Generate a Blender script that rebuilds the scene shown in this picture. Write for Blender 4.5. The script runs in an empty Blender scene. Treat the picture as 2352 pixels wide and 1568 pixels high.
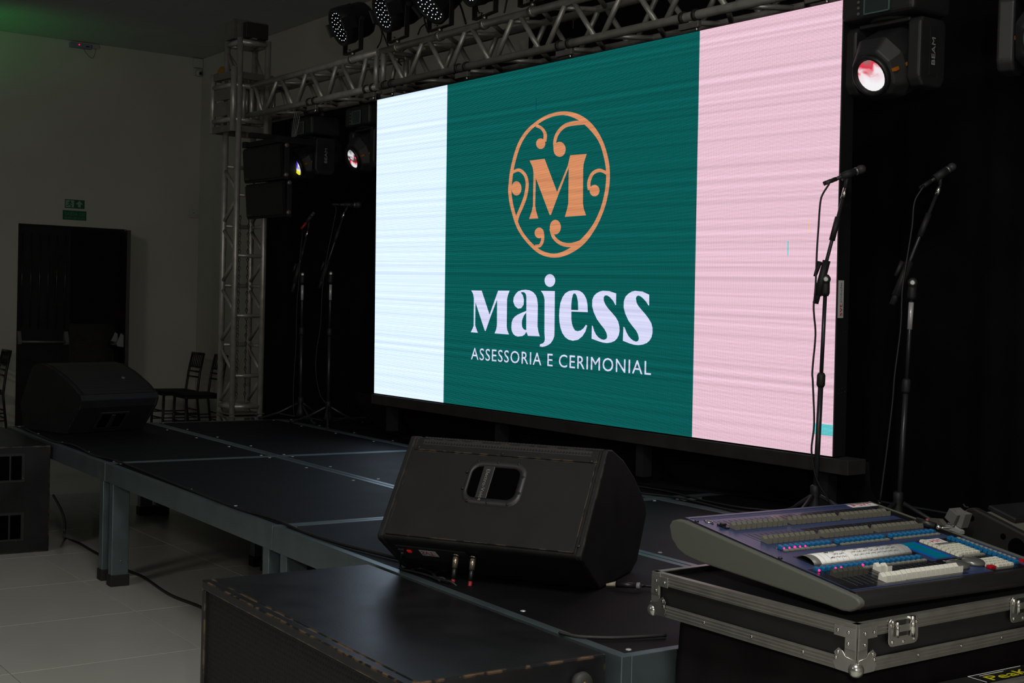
import bpy, math, random, json
from mathutils import Vector, Matrix
random.seed(7)
C = bpy.context.scene.collection
sc = bpy.context.scene
# ---------------------------------------------------------------- camera
CP = Vector((7.01316, -2.1054, 1.5178))
YAW, PIT, ROL, FP = -.9824, -.0249, .0278, 3042.05
f_ = Vector((math.sin(YAW)*math.cos(PIT), math.cos(YAW)*math.cos(PIT), math.sin(PIT)))
r0 = Vector((math.cos(YAW), -math.sin(YAW), 0)); u0 = r0.cross(f_)
r_ = math.cos(ROL)*r0+math.sin(ROL)*u0; u_ = -math.sin(ROL)*r0+math.cos(ROL)*u0
cd = bpy.data.cameras.new('camera'); cam = bpy.data.objects.new('camera', cd); C.objects.link(cam)
cd.sensor_width = 36; cd.lens = 36*FP/2352; cd.clip_start = .05; cd.clip_end = 100
m = Matrix.Identity(4)
for i in range(3):
    m[i][0] = r_[i]; m[i][1] = u_[i]; m[i][2] = -f_[i]; m[i][3] = CP[i]
cam.matrix_world = m; sc.camera = cam
# ---------------------------------------------------------------- world, lights, exposure
w = bpy.data.worlds.new('world'); sc.world = w; w.use_nodes = True
w.node_tree.nodes['Background'].inputs[0].default_value = (1, .9, .8, 1)
w.node_tree.nodes['Background'].inputs[1].default_value = .0008
sc.view_settings.view_transform = 'Standard'; sc.view_settings.look = 'None'
sc.view_settings.exposure = 0; sc.view_settings.gamma = 1; sc.view_settings.use_curve_mapping = False
def light(name, kind, loc, power, col, size=.3, target=None, spot=None, blend=.5, size_y=None):
    l = bpy.data.lights.new(name, kind); o = bpy.data.objects.new(name, l); C.objects.link(o)
    l.energy = power; l.color = col; o.location = loc
    if kind == 'AREA':
        l.size = size
        if size_y: l.shape = 'RECTANGLE'; l.size_y = size_y
    else: l.shadow_soft_size = size
    if spot: l.spot_size = spot; l.spot_blend = blend
    if target: o.rotation_euler = (Vector(target)-Vector(loc)).to_track_quat('-Z', 'Y').to_euler()
    return o
# the photographer's flash, just above and right of the lens
light('camera_flash', 'POINT', CP+r_*.22+u_*.26-f_*.05, 68, (1, .985, .90), .035)
light('flash_bounce', 'AREA', (6.0, -1.3, 4.33), 92, (1, .985, .92), 1.1, (6.0, -1.3, 0))  # added area light in place of the flash bounced off the ceiling
light('hall_fill', 'AREA', (3.5, -5.5, 4.2), 50, (1, .97, .86), 1.2, (-6, 0, 1))  # added fill light aimed across the hall at the left wall
light('green_uplight', 'SPOT', (-7.35, .25, 3.35), 9, (.04, 1, .14), .08, (-7.55, .85, 4.377), 1.7, 1)
# ---------------------------------------------------------------- pixel of the photograph -> point
def ray(x, y): return f_+r_*((x-1176)/FP)-u_*((y-784)/FP)
def PD(x, y, d): return CP+ray(x, y)*d
def PP(x, y, n, p):
    n = Vector(n); d = ray(x, y); return CP+d*(((Vector(p)-CP).dot(n))/d.dot(n))
def PZ(x, y, z): return PP(x, y, (0, 0, 1), (0, 0, z))
def PY(x, y, v): return PP(x, y, (0, 1, 0), (0, v, 0))
def PX(x, y, v): return PP(x, y, (1, 0, 0), (v, 0, 0))
# ---------------------------------------------------------------- materials
MATS = {}
def mat(name, col, rough=.5, metal=0., noise=0., nscale=8., bump=0., bscale=120., emis=None, es=1., spec=.5, chips=None, edge=None, coat=0.):
    if name in MATS: return MATS[name]
    M = bpy.data.materials.new(name); M.use_nodes = True; MATS[name] = M
    nt = M.node_tree; N = nt.nodes; L = nt.links; b = N['Principled BSDF']
    b.inputs['Base Color'].default_value = (*col, 1); b.inputs['Roughness'].default_value = rough
    b.inputs['Metallic'].default_value = metal; b.inputs['Specular IOR Level'].default_value = spec
    b.inputs['Coat Weight'].default_value = coat
    tc = N.new('ShaderNodeTexCoord'); src = None
    def nz(s, det=4.): 
        n = N.new('ShaderNodeTexNoise'); n.inputs['Scale'].default_value = s; n.inputs['Detail'].default_value = det
        L.new(tc.outputs['Object'], n.inputs['Vector']); return n
    def mix(fac, a, c):
        x = N.new('ShaderNodeMix'); x.data_type = 'RGBA'; L.new(fac, x.inputs[0])
        if isinstance(a, tuple): x.inputs[6].default_value = (*a, 1)
        else: L.new(a, x.inputs[6])
        x.inputs[7].default_value = (*c, 1); return x.outputs[2]
    def ramp(s, a, c):
        x = N.new('ShaderNodeMapRange'); x.inputs[1].default_value = a; x.inputs[2].default_value = c; L.new(s, x.inputs[0]); return x.outputs[0]
    if noise:
        n = nz(nscale); src = mix(ramp(n.outputs[0], .3, .7), tuple(c*(1-noise) for c in col), tuple(c*(1+noise) for c in col))
        L.new(ramp(n.outputs[0], .2, .9), b.inputs['Roughness']); 
        mr = b.inputs['Roughness'].links[0].from_node; mr.inputs[3].default_value = max(.03, rough-.04); mr.inputs[4].default_value = min(1, rough+.04)
    if chips:
        n = nz(chips[1], 6.); src = mix(ramp(n.outputs[0], chips[2], chips[2]+.012), src if src else tuple(col), chips[0])
    if edge:
        bv = N.new('ShaderNodeBevel'); bv.inputs[0].default_value = edge[1]; bv.samples = 4
        g = N.new('ShaderNodeNewGeometry'); d = N.new('ShaderNodeVectorMath'); d.operation = 'DOT_PRODUCT'
        L.new(bv.outputs[0], d.inputs[0]); L.new(g.outputs['Normal'], d.inputs[1])
        e = ramp(d.outputs['Value'], .99, .8); n = nz(edge[2], 5.); k = ramp(n.outputs[0], .47, .56)
        q = N.new('ShaderNodeMath'); q.operation = 'MULTIPLY'; L.new(e, q.inputs[0]); L.new(k, q.inputs[1])
        src = mix(q.outputs[0], src if src else tuple(col), edge[0])
    if src: L.new(src, b.inputs['Base Color'])
    if bump:
        n = nz(bscale, 2.); bp = N.new('ShaderNodeBump'); bp.inputs[0].default_value = bump; bp.inputs[1].default_value = .0008
        L.new(n.outputs[0], bp.inputs['Height']); L.new(bp.outputs[0], b.inputs['Normal'])
    if emis:
        b.inputs['Emission Color'].default_value = (*emis, 1); b.inputs['Emission Strength'].default_value = es
    return M
def mesh_mat(name, col, dot, scale, rough=.5):
    """perforated metal / grille: voronoi cells of darker holes"""
    M = mat(name, col, rough); nt = M.node_tree; N = nt.nodes; L = nt.links
    tc = N.new('ShaderNodeTexCoord'); v = N.new('ShaderNodeTexVoronoi'); v.inputs['Scale'].default_value = scale; v.inputs['Randomness'].default_value = 0
    L.new(tc.outputs['Object'], v.inputs['Vector']); mr = N.new('ShaderNodeMapRange'); mr.inputs[1].default_value = .3; mr.inputs[2].default_value = .42
    L.new(v.outputs['Distance'], mr.inputs[0]); x = N.new('ShaderNodeMix'); x.data_type = 'RGBA'; L.new(mr.outputs[0], x.inputs[0])
    x.inputs[6].default_value = (*dot, 1); x.inputs[7].default_value = (*col, 1); L.new(x.outputs[2], N['Principled BSDF'].inputs['Base Color'])
    bp = N.new('ShaderNodeBump'); bp.inputs[0].default_value = .6; bp.inputs[1].default_value = .003; L.new(mr.outputs[0], bp.inputs['Height']); L.new(bp.outputs[0], N['Principled BSDF'].inputs['Normal'])
    return M
SK = .9563
PU, PV = SK*4.0654/672, SK*2.025/336
def led_mat(name, peak, gap, band=.12):
    """LED wall pixels: every diode a bright dot on a darker grid, in the panel's own coordinates"""
    M = bpy.data.materials.new(name); M.use_nodes = True; nt = M.node_tree; N = nt.nodes; L = nt.links; N.clear()
    tc = N.new('ShaderNodeTexCoord'); sp = N.new('ShaderNodeSeparateXYZ'); L.new(tc.outputs['Object'], sp.inputs[0])
    def mt(op, a, b=None, c=None):
        n = N.new('ShaderNodeMath'); n.operation = op
        for i, v in enumerate((a, b, c)):
            if v is None: continue
            if isinstance(v, (int, float)): n.inputs[i].default_value = v
            else: L.new(v, n.inputs[i])
        return n.outputs[0]
    rr = mt('MULTIPLY_ADD', mt('SINE', mt('MULTIPLY', sp.outputs[1], 2*math.pi/PV)), .5, .5)
    cc = mt('MULTIPLY_ADD', mt('SINE', mt('MULTIPLY', sp.outputs[0], 2*math.pi/PU)), .5, .5)
    rr = mt('POWER', rr, .8)
    k = mt('MULTIPLY', rr, mt('MULTIPLY_ADD', cc, .45, .55))
    nz = N.new('ShaderNodeTexNoise'); nz.noise_dimensions = '1D'; nz.inputs['Scale'].default_value = 42; nz.inputs['Detail'].default_value = 1
    L.new(mt('MULTIPLY_ADD', sp.outputs[0], .012, sp.outputs[1]), nz.inputs['W'])
    bd = mt('MULTIPLY_ADD', mt('SUBTRACT', nz.outputs[0], .5), band*4, 1.)
    mx = N.new('ShaderNodeMix'); mx.data_type = 'RGBA'; L.new(k, mx.inputs[0]); mx.inputs[6].default_value = (*gap, 1); mx.inputs[7].default_value = (*peak, 1)
    em = N.new('ShaderNodeEmission'); L.new(mx.outputs[2], em.inputs[0]); L.new(bd, em.inputs[1])
    o = N.new('ShaderNodeOutputMaterial'); L.new(em.outputs[0], o.inputs[0]); return M
BLK = mat('black_plastic', (.012, .012, .013), .42, noise=.2)
BLKM = mat('black_matte', (.008, .008, .009), .75, noise=.2)
CLOTH = mat('black_cloth', (.0075, .0075, .0082), .95, noise=.35, nscale=3, spec=.1)
ALU = mat('truss_aluminium', (.44, .425, .39), .36, .5, noise=.18, nscale=14, bump=.15, bscale=60)
ALUD = mat('dull_aluminium_plate', (.22, .215, .195), .45, .5, noise=.2, nscale=9)
STG = mat('stage_frame_metal', (.20, .26, .28), .40, .78, noise=.15, nscale=7)
ZINC = mat('zinc_screw', (.7, .7, .7), .35, .5)
CHROME = mat('chrome', (.75, .72, .68), .16, 1.)
RUB = mat('rubber', (.01, .01, .01), .7)
WHITE = mat('white_print', (.75, .75, .75), .5)
RED = mat('red_print', (.45, .02, .03), .5)
CABLE = mat('cable_black', (.012, .012, .012), .5)
# ---------------------------------------------------------------- geometry helpers
class MB:
    def __init__(s): s.v = []; s.f = []
    def add(s, vs, fs):
        o = len(s.v); s.v += [Vector(p) for p in vs]; s.f += [tuple(i+o for i in q) for q in fs]; return s
    def box(s, x0, x1, y0, y1, z0, z1, M=None):
        vs = [Vector((x, y, z)) for z in (z0, z1) for x, y in ((x0, y0), (x1, y0), (x1, y1), (x0, y1))]
        if M: vs = [M @ p for p in vs]
        return s.add(vs, [(3, 2, 1, 0), (4, 5, 6, 7), (0, 1, 5, 4), (1, 2, 6, 5), (2, 3, 7, 6), (3, 0, 4, 7)])
    def prism(s, loop, vec):
        """loop of 3-D points extruded along vec"""
        n = len(loop); a = [Vector(p) for p in loop]; b = [p+Vector(vec) for p in a]
        return s.add(a+b, [tuple(range(n)), tuple(range(2*n-1, n-1, -1))]+[(i, i+n, (i+1) % n+n, (i+1) % n) for i in range(n)])
    def tube(s, pts, r, n=8, cap=True, r2=None):
        pts = [Vector(p) for p in pts]; k = len(pts); o = len(s.v); up = None
        for i, p in enumerate(pts):
            t = (pts[min(i+1, k-1)]-pts[max(i-1, 0)]).normalized()
            if up is None: up = Vector((0, 0, 1)) if abs(t.z) < .9 else Vector((1, 0, 0))
            a = t.cross(up).normalized(); b = t.cross(a).normalized(); up = -b if up.dot(-b) > 0 else b
            b = a.cross(t)
            R = r if r2 is None else r+(r2-r)*i/(k-1)
            s.v += [p+a*R*math.cos(2*math.pi*j/n)+b*R*math.sin(2*math.pi*j/n) for j in range(n)]
        for i in range(k-1):
            for j in range(n):
                s.f.append((o+i*n+j, o+i*n+(j+1) % n, o+(i+1)*n+(j+1) % n, o+(i+1)*n+j))
        if cap: s.f += [tuple(o+j for j in range(n-1, -1, -1)), tuple(o+(k-1)*n+j for j in range(n))]
        return s
    def lathe(s, p, ax, prof, n=20):
        """prof: list of (distance along axis, radius)"""
        p = Vector(p); ax = Vector(ax).normalized(); up = Vector((0, 0, 1)) if abs(ax.z) < .9 else Vector((1, 0, 0))
        a = ax.cross(up).normalized(); b = ax.cross(a); o = len(s.v)
        for t, r in prof: s.v += [p+ax*t+a*r*math.cos(2*math.pi*j/n)+b*r*math.sin(2*math.pi*j/n) for j in range(n)]
        for i in range(len(prof)-1):
            for j in range(n): s.f.append((o+i*n+j, o+(i+1)*n+j, o+(i+1)*n+(j+1) % n, o+i*n+(j+1) % n))
        s.f += [tuple(o+j for j in range(n)), tuple(o+(len(prof)-1)*n+j for j in range(n-1, -1, -1))]
        return s
    def ball(s, c, r, n=12, sz=1.):
        return s.lathe(Vector(c)-Vector((0, 0, r*sz)), (0, 0, 1), [(r*sz*(1-math.cos(math.pi*i/8)), max(r*math.sin(math.pi*i/8), 1e-4)) for i in range(9)], n)
    def build(s, name, m_, parent=None, smooth=False, bevel=0., label=None, kind=None, seg=2):
        me = bpy.data.meshes.new(name); vs = s.v
        if parent is not None:
            inv = LOC[parent.name].inverted(); vs = [inv @ p for p in vs]
        me.from_pydata([tuple(p) for p in vs], [], s.f); me.update()
        import bmesh
        bm = bmesh.new(); bm.from_mesh(me); bmesh.ops.recalc_face_normals(bm, faces=bm.faces); bm.to_mesh(me); bm.free()
        if smooth:
            me.polygons.foreach_set('use_smooth', [len(p.vertices) <= 4 for p in me.polygons])
        me.materials.append(m_); o = bpy.data.objects.new(name, me); C.objects.link(o)
        if bevel:
            b = o.modifiers.new('bevel', 'BEVEL'); b.width = bevel; b.segments = seg; b.limit_method = 'ANGLE'; b.angle_limit = .6
        if parent is not None: o.parent = parent; LOC[o.name] = LOC[parent.name]
        else: LOC[o.name] = Matrix.Identity(4)
        if label: o['label'] = label
        if kind: o['kind'] = kind
        return o
LOC = {}
def thing(name, label, cat, loc=(0, 0, 0), rz=0., group=None, M=None):
    o = bpy.data.objects.new(name, None); C.objects.link(o); o.empty_display_size = .1
    if M is None: M = Matrix.Translation(Vector(loc)) @ Matrix.Rotation(rz, 4, 'Z')
    o.matrix_world = M; LOC[o.name] = M.copy(); return tag(o, label, cat, group)
def tag(o, label, cat, group=None):
    o['label'] = label; o['category'] = cat
    if group: o['group'] = group
    return o
def struct(o): o['kind'] = 'structure'; return o
def copy_tree(o, M, label=None, group=None):
    """copy a thing with copies of its parts and sub-parts"""
    def cp(a, par):
        c = a.copy(); C.objects.link(c)
        if par is not None: c.parent = par; c.matrix_parent_inverse = a.matrix_parent_inverse.copy()
        for k in [k for k in bpy.data.objects if k.parent == a and k != c]: cp(k, c)
        return c
    r = cp(o, None); r.matrix_world = M
    if label: r['label'] = label
    if group: r['group'] = group
    return r
def text(body, size, M, m_, parent=None, name='lettering', bold=0., sx=1., spacing=1., ext=.0003, align='CENTER', fit=None):
    cu = bpy.data.curves.new('t', 'FONT'); cu.body = body; cu.size = size; cu.extrude = ext; cu.align_x = align; cu.align_y = 'CENTER'; cu.space_character = spacing; cu.resolution_u = 3; cu.offset = bold
    t = bpy.data.objects.new('t', cu); C.objects.link(t)
    me = bpy.data.meshes.new_from_object(t.evaluated_get(bpy.context.evaluated_depsgraph_get())); bpy.data.objects.remove(t)
    vs = [v.co.copy() for v in me.vertices]
    if fit:
        x0, x1 = min(v.x for v in vs), max(v.x for v in vs); y0, y1 = min(v.y for v in vs), max(v.y for v in vs)
        vs = [Vector(((v.x-x0)/(x1-x0)*fit[0], (v.y-y0)/(y1-y0)*fit[1], v.z)) for v in vs]
    b = MB(); b.add([M @ Vector((v.x*sx, v.y, v.z)) for v in vs], [tuple(p.vertices) for p in me.polygons])
    bpy.data.meshes.remove(me)
    return b.build(name, m_, parent)
def letters(body, M, m_, parent, name, fit, spacing):
    """flat lettering, every letter a piece of its own"""
    o = text(body, .1, Matrix.Identity(4), m_, None, 'tmp', spacing=spacing, fit=fit, ext=0., bold=0.); me = o.data; n = len(me.vertices); par = list(range(n))
    def fd(i):
        while par[i] != i: i = par[i]
        return i
    for p in me.polygons:
        a = fd(p.vertices[0])
        for v in p.vertices: par[fd(v)] = a
    grp = {}
    for p in me.polygons: grp.setdefault(fd(p.vertices[0]), []).append(tuple(p.vertices))
    for g in grp.values():
        idx = sorted({v for q in g for v in q}); k = {v: i for i, v in enumerate(idx)}
        MB().add([M @ me.vertices[v].co for v in idx], [tuple(k[v] for v in q) for q in g]).build(name, m_, parent)
    bpy.data.objects.remove(o)
def frame(o, x, y):
    """matrix with origin o, first axis x, second axis y"""
    x = Vector(x).normalized(); y = (Vector(y)-x*Vector(y).dot(x)).normalized(); z = x.cross(y); M = Matrix.Identity(4)
    for i in range(3): M[i][0] = x[i]; M[i][1] = y[i]; M[i][2] = z[i]; M[i][3] = o[i]
    return M
def smoothpts(P, n=4):
    P = [Vector(p) for p in P]; out = []
    for i in range(len(P)-1):
        a, b, c, d = P[max(i-1, 0)], P[i], P[i+1], P[min(i+2, len(P)-1)]
        for k in range(n):
            t = k/n; out.append(.5*((2*b)+(c-a)*t+(2*a-5*b+4*c-d)*t*t+(3*b-a-3*c+d)*t**3))
    return out+[P[-1]]
def cable(pts, r, label, cat='cable', name='cable', m_=None, n=5, group=None):
    o = MB().tube(smoothpts(pts, 5), r, n).build(name, m_ or CABLE, None, True)
    return tag(o, label, cat, group)
# ================================================================ ROOM
RA = .0356; RC = Vector((-8.244, 3.535, 0)); CH = 4.377
RM = Matrix.Translation(RC) @ Matrix.Rotation(RA, 4, 'Z')      # room frame: x along the back wall, -y along the left wall
WALL = mat('painted_wall', (.56, .55, .50), .85, noise=.05, nscale=1.2, bump=.2, bscale=90, spec=.3)
CEIL = mat('ceiling_white', (.50, .51, .54), .8, noise=.05, nscale=1)
TILE = mat('porcelain_tile', (.56, .55, .51), .32, noise=.05, nscale=1.6, spec=.5)
GROUT = mat('grout', (.15, .13, .12), .9, spec=.1)
fl = struct(MB().box(-.3, 17, -16, .3, -.12, -.006, RM).build('floor', GROUT))
TS = .8
tp = MB().box(.0015, TS-.0015, .0015, TS-.0015, -.0055, 0).build('floor_tile', TILE, fl, bevel=.0012, seg=1)
first = True
for i in range(20):
    for j in range(14):
        if i*14+j >= 280: continue
        o = tp if first else tp.copy()
        if not first: C.objects.link(o); o.parent = fl
        first = False
        o.matrix_world = RM @ Matrix.Translation((i*TS+.02, -(j+1)*TS+.1, 0))
# left wall with the doorway (local y of the opening measured on the wall)
ya, yb, dh = -2.083, -.868, 2.305
wb = MB().box(-.12, 0, -16, ya, 0, CH, RM).box(-.12, 0, yb, .12, 0, CH, RM).box(-.12, 0, ya, yb, dh, CH, RM)
struct(wb.build('wall_left', WALL)); struct(MB().box(0, 17, 0, .12, 0, CH, RM).build('wall_back', WALL))
struct(MB().box(17, 17.12, -16, .12, 0, CH, RM).build('wall_right', WALL)); struct(MB().box(0, 17, -16.12, -16, 0, CH, RM).build('wall_front', WALL))
ce = struct(MB().box(-.2, 17.2, -16.2, .2, CH+.012, CH+.1, RM).build('ceiling', mat('ceiling_joint', (.30, .30, .31), .9)))
PW, PL = .62, 1.25
cp_ = MB().box(.002, PL-.002, .002, PW-.002, CH, CH+.0115).build('ceiling_panel', CEIL, ce, bevel=.002, seg=1); first = True
for i in range(10):
    for j in range(20):
        o = cp_ if first else cp_.copy()
        if not first: C.objects.link(o); o.parent = ce
        first = False
        o.matrix_world = RM @ Matrix.Translation((i*PL, -(j+1)*PW, 0))
struct(MB().box(12.52, 17, -16, 0, CH, CH+.0115, RM).box(0, 12.5, -16, -12.42, CH, CH+.0115, RM).build('ceiling_border', CEIL, ce))
# door: closed left leaf with vertical ribs, open right leaf, panic bars
dr = struct(thing('door_1', 'dark double emergency door in the left wall, one leaf open', 'door', RM @ Vector((0, ya, 0)), RA)); del dr['category']; dr['kind'] = 'structure'
DK = mat('door_dark_paint', (.012, .012, .012), .38, noise=.2); GP = mat('panic_bar_grey', (.20, .20, .20), .4, .3)
MB().box(-.115, -.09, ya, ya+.015, 0, dh, RM).box(-.115, -.09, yb-.015, yb, 0, dh, RM).box(-.115, -.09, ya, yb, dh-.03, dh, RM).build('door_frame', DK, dr)
lf = MB().box(-.11, -.08, ya+.016, ya+.60, .01, dh-.032, RM).build('door_leaf', DK, dr)
for k in range(6):
    MB().tube([RM @ Vector((-.076, ya+.07+k*.095, 1.15)), RM @ Vector((-.076, ya+.07+k*.095, 2.2))], .009, 6).build('door_rib', mat('rib_gloss', (.035, .035, .035), .2, .3), lf, True)
def panic(M, l):
    b = MB(); b.tube([M @ Vector((.07, .05, 1.0)), M @ Vector((.07, l-.05, 1.0))], .014, 8)
    o = b.build('panic_bar', GP, dr, True)
    for y in (.04, l-.04):
        P = [(.0, 1.10), (.035, 1.12), (.05, 1.08), (.085, 1.0), (.07, .97), (0, .96)]
        MB().prism([M @ Vector((a, y-.022, z)) for a, z in P], (M.to_3x3() @ Vector((0, .044, 0)))).build('bar_housing', GP, o, bevel=.006)
panic(RM @ Matrix.Translation((-.08, ya+.0, 0)), .60)
OM = RM @ Matrix.Translation((-.10, yb-.02, 0)) @ Matrix.Rotation(math.radians(78), 4, 'Z')
MB().box(-.02, .02, -.60, .0, .01, dh-.032, OM).build('door_leaf', DK, dr)
panic(OM @ Matrix.Translation((-.03, -.60, 0)) @ Matrix.Scale(-1, 4, (1, 0, 0)), .60)
tag(MB().box(-4.0, -3.85, -6, 2, 0, 1.13, RM).build('garden_wall', mat('outdoor_wall', (.16, .155, .14), .9, noise=.2)), 'low grey wall outside seen through the open doorway', 'wall')
struct(MB().box(-14, -.121, -9, 5, -.05, -.01, RM).build('floor_outside', mat('paving', (.05, .05, .05), .9)))
for k, (yy, zz) in enumerate(((-.55, 1.27), (-.42, 1.25), (-.36, 1.28))):
    g = thing('garden_light', 'tiny warm garden light beyond the grey wall, '+('left of the three', 'middle of the three', 'right of the three')[k], 'lamp', RM @ Vector((-6, yy, 0)), RA, 'warm lights outside the door')
    MB().tube([RM @ Vector((-6, yy, -.01)), RM @ Vector((-6, yy, zz-.02))], .008, 6).build('post', BLKM, g)
    MB().ball(RM @ Vector((-6, yy, zz)), .013).build('bulb', mat('amber_bulb', (.3, .2, .0), .5, emis=(1, .55, .05), es=1.2), g, True)
# exit signs, emergency unit, camera, socket
def onwall(y, z, off=.0): return frame(RM @ Vector((off, y, z)), RM.to_3x3() @ Vector((0, 1, 0)), (0, 0, 1))
GRN = mat('sign_green', (.012, .13, .055), .5); PALE = mat('sign_pale', (.30, .40, .34), .5)
rl = lambda p: RM.inverted() @ p
def wy(px, py): p = rl(PP(px, py, RM.to_3x3() @ Vector((1, 0, 0)), RC)); return p.y, p.z
y0, z1 = wy(149, 457); y1, z0 = wy(194, 480)
s = thing('exit_sign', 'green running man and up arrow exit sign above the door', 'sign', RM @ Vector((0, (y0+y1)/2, z0)), RA, 'exit signs over the door')
W_, H_ = y1-y0, z1-z0; M0 = onwall(y0, z0, .004)
MB().box(0, W_, 0, H_, -.003, 0, M0).build('sign_plate', GRN, s)
MB().box(.008, W_*.46, .01, H_-.01, 0, .0012, M0).build('white_field', PALE, s)
q = MB(); q.ball(M0 @ Vector((W_*.27, H_*.78, .002)), .008, 8)
for a, b in (((.27, .7), (.22, .42)), ((.22, .42), (.33, .3)), ((.33, .3), (.30, .12)), ((.22, .42), (.14, .3)), ((.14, .3), (.07, .3)), ((.26, .66), (.36, .52)), ((.26, .66), (.14, .6))):
    q.tube([M0 @ Vector((W_*a[0], H_*a[1], .002)), M0 @ Vector((W_*b[0], H_*b[1], .002))], .005, 5)
q.build('running_man', GRN, s)
MB().prism([M0 @ Vector((W_*a, H_*b, .0)) for a, b in ((.73, .9), (.92, .5), (.80, .5), (.80, .15), (.66, .15), (.66, .5), (.54, .5))], M0.to_3x3() @ Vector((0, 0, .0015))).build('arrow', PALE, s)
y0, z1 = wy(144, 482); y1, z0 = wy(198, 507); W_, H_ = y1-y0, z1-z0; M0 = onwall(y0, z0, .004)
s = thing('exit_sign', 'green SAÍDA DE EMERGÊNCIA sign just above the doorway', 'sign', RM @ Vector((0, (y0+y1)/2, z0)), RA, 'exit signs over the door')
MB().box(0, W_, 0, H_, -.003, 0, M0).build('sign_plate', GRN, s)
PD2 = mat('sign_lettering', (.10, .30, .17), .5)
text('SAÍDA DE', .05, M0 @ Matrix.Translation((W_*.08, H_*.47, .001)), PD2, s, fit=(W_*.84, H_*.42))
text('EMERGÊNCIA', .03, M0 @ Matrix.Translation((W_*.08, H_*.12, .001)), PD2, s, fit=(W_*.84, H_*.26))
y0, z1 = wy(158, 88); y1, z0 = wy(208, 100); M0 = onwall(y0, CH-.075, 0)
s = thing('emergency_light', 'slim grey emergency light with red indicator under the ceiling edge', 'light', RM @ Vector((0, y0, CH-.08)), RA)
EG = mat('emergency_grey', (.22, .24, .34), .5)
MB().box(0, y1-y0, 0, .055, .002, .05, M0).build('housing', EG, s, bevel=.006)
MB().ball(M0 @ Vector(((y1-y0)*.42, .035, .052)), .007).build('indicator', mat('indicator_red', (.5, 0, .02), .4, emis=(1, .01, .06), es=1.3), s, True)
MB().box((y1-y0)*.72, (y1-y0)*.88, .02, .03, .05, .053, M0).build('switch_slot', BLKM, s)
MB().box(y1-y0+.01, y1-y0+.09, .02, .06, .002, .03, M0).build('plug_box', mat('plug_white', (.42, .42, .42), .5), s, bevel=.004)
MB().tube(smoothpts([M0 @ Vector(p) for p in ((.16, .0, .02), (.2, -.05, .012), (y1-y0+.02, -.09, .01), (y1-y0+.05, -.02, .012), (y1-y0+.05, .02, .015))]), .003, 5).build('lead', GP, s, True)
y0, z0 = wy(460, 147); M0 = onwall(-.06, z0, 0)
s = thing('security_camera', 'white dome security camera under a square box in the wall corner', 'camera', RM @ Vector((0, -.06, z0)), RA)
WP = mat('white_plastic', (.5, .5, .48), .45)
MB().box(-.055, .055, -.055, .055, .002, .045, M0).build('junction_box', WP, s, bevel=.006)
MB().box(-.05, .05, -.15, -.062, .002, .03, M0).build('mount', WP, s, bevel=.01)
MB().lathe(M0 @ Vector((0, -.115, .028)), M0.to_3x3() @ Vector((.3, -.2, 1)), [(0, .042), (.03, .038), (.045, .022)], 16).build('dome', WP, s, True)
MB().ball(M0 @ Vector((.015, -.122, .068)), .02).build('lens', BLK, s, True)
y0, z0 = wy(450, 491); M0 = onwall(-.07, z0, 0)
s = thing('wall_socket', 'small white socket plate low beside the room corner', 'socket', RM @ Vector((0, -.07, z0)), RA)
MB().box(-.05, .05, -.05, .05, .001, .018, M0).build('plate', WP, s, bevel=.005); MB().box(-.012, .012, -.02, .0, .018, .03, M0).build('socket_face', WP, s, bevel=.003)
MB().box(-.006, .006, .004, .012, .018, .02, M0).build('socket_hole', BLKM, s)
# ================================================================ STAGE
ML, MD, ST = 2.2, .981, .64
DECK = mat('stage_deck_black', (.0032, .0034, .0044), .62, noise=.2, nscale=5, bump=.3, bscale=220, chips=((.05, .05, .05), 60, .80), spec=.22)
p0 = thing('stage_module', 'x', 'stage', (0, 0, 0), 0, 'stage modules')
MB().box(.036, ML-.036, .036, MD-.036, ST-.022, ST-.002).build('deck_panel', DECK, p0)
MB().box(.004, ML-.004, .003, .0355, ST-.098, ST).build('frame_rail', STG, p0, bevel=.002)
MB().box(.004, ML-.004, MD-.0355, MD-.003, ST-.098, ST).build('frame_rail', STG, p0, bevel=.002)
MB().box(.004, .0355, .0356, MD-.0356, ST-.098, ST-.001).build('frame_rail', STG, p0, bevel=.002)
MB().box(ML-.0355, ML-.004, .0356, MD-.0356, ST-.098, ST-.001).build('frame_rail', STG, p0, bevel=.002)
for x in (.055, ML-.115):
    for y in (.012, MD-.102):
        b = MB().box(x, x+.06, y, y+.09, .045, ST-.099)
        lg = b.build('leg', STG, p0, bevel=.003)
        MB().box(x-.006, x+.066, y-.006, y+.096, 0, .06).build('foot_cap', RUB, lg, bevel=.004)
        MB().lathe((x+.061, y+.05, .13), (1, 0, 0), [(0, .007), (.004, .006)], 8).build('bolt', CHROME, lg)
for x in (.06, .55, 1.1, 1.65, ML-.06):
    for y in (.07, MD-.07):
        MB().lathe((x, y, ST-.002), (0, 0, 1), [(0, .0085), (.002, .007)], 8).build('screw', ZINC, p0)
nm = {(-1, 0): 'front row far left, beside the floor subwoofer', (0, 0): 'front row, second from left, over the twin legs', (1, 0): 'front row nearest the camera, under the big wedge',
      (-1, 1): 'middle row, far left end', (0, 1): 'middle row, centre', (1, 1): 'middle row nearest the camera',
      (-1, 2): 'back row far left, under the mic stands', (0, 2): 'back row centre, below the left screen half', (1, 2): 'back row nearest, below the right screen half'}
for (i, j), tx in nm.items():
    Mt = Matrix.Translation((i*ML, j*MD, 0))
    lb = 'black stage module, '+tx
    if (i, j) == (0, 0): p0['label'] = lb
    else: copy_tree(p0, Mt, lb)
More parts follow.
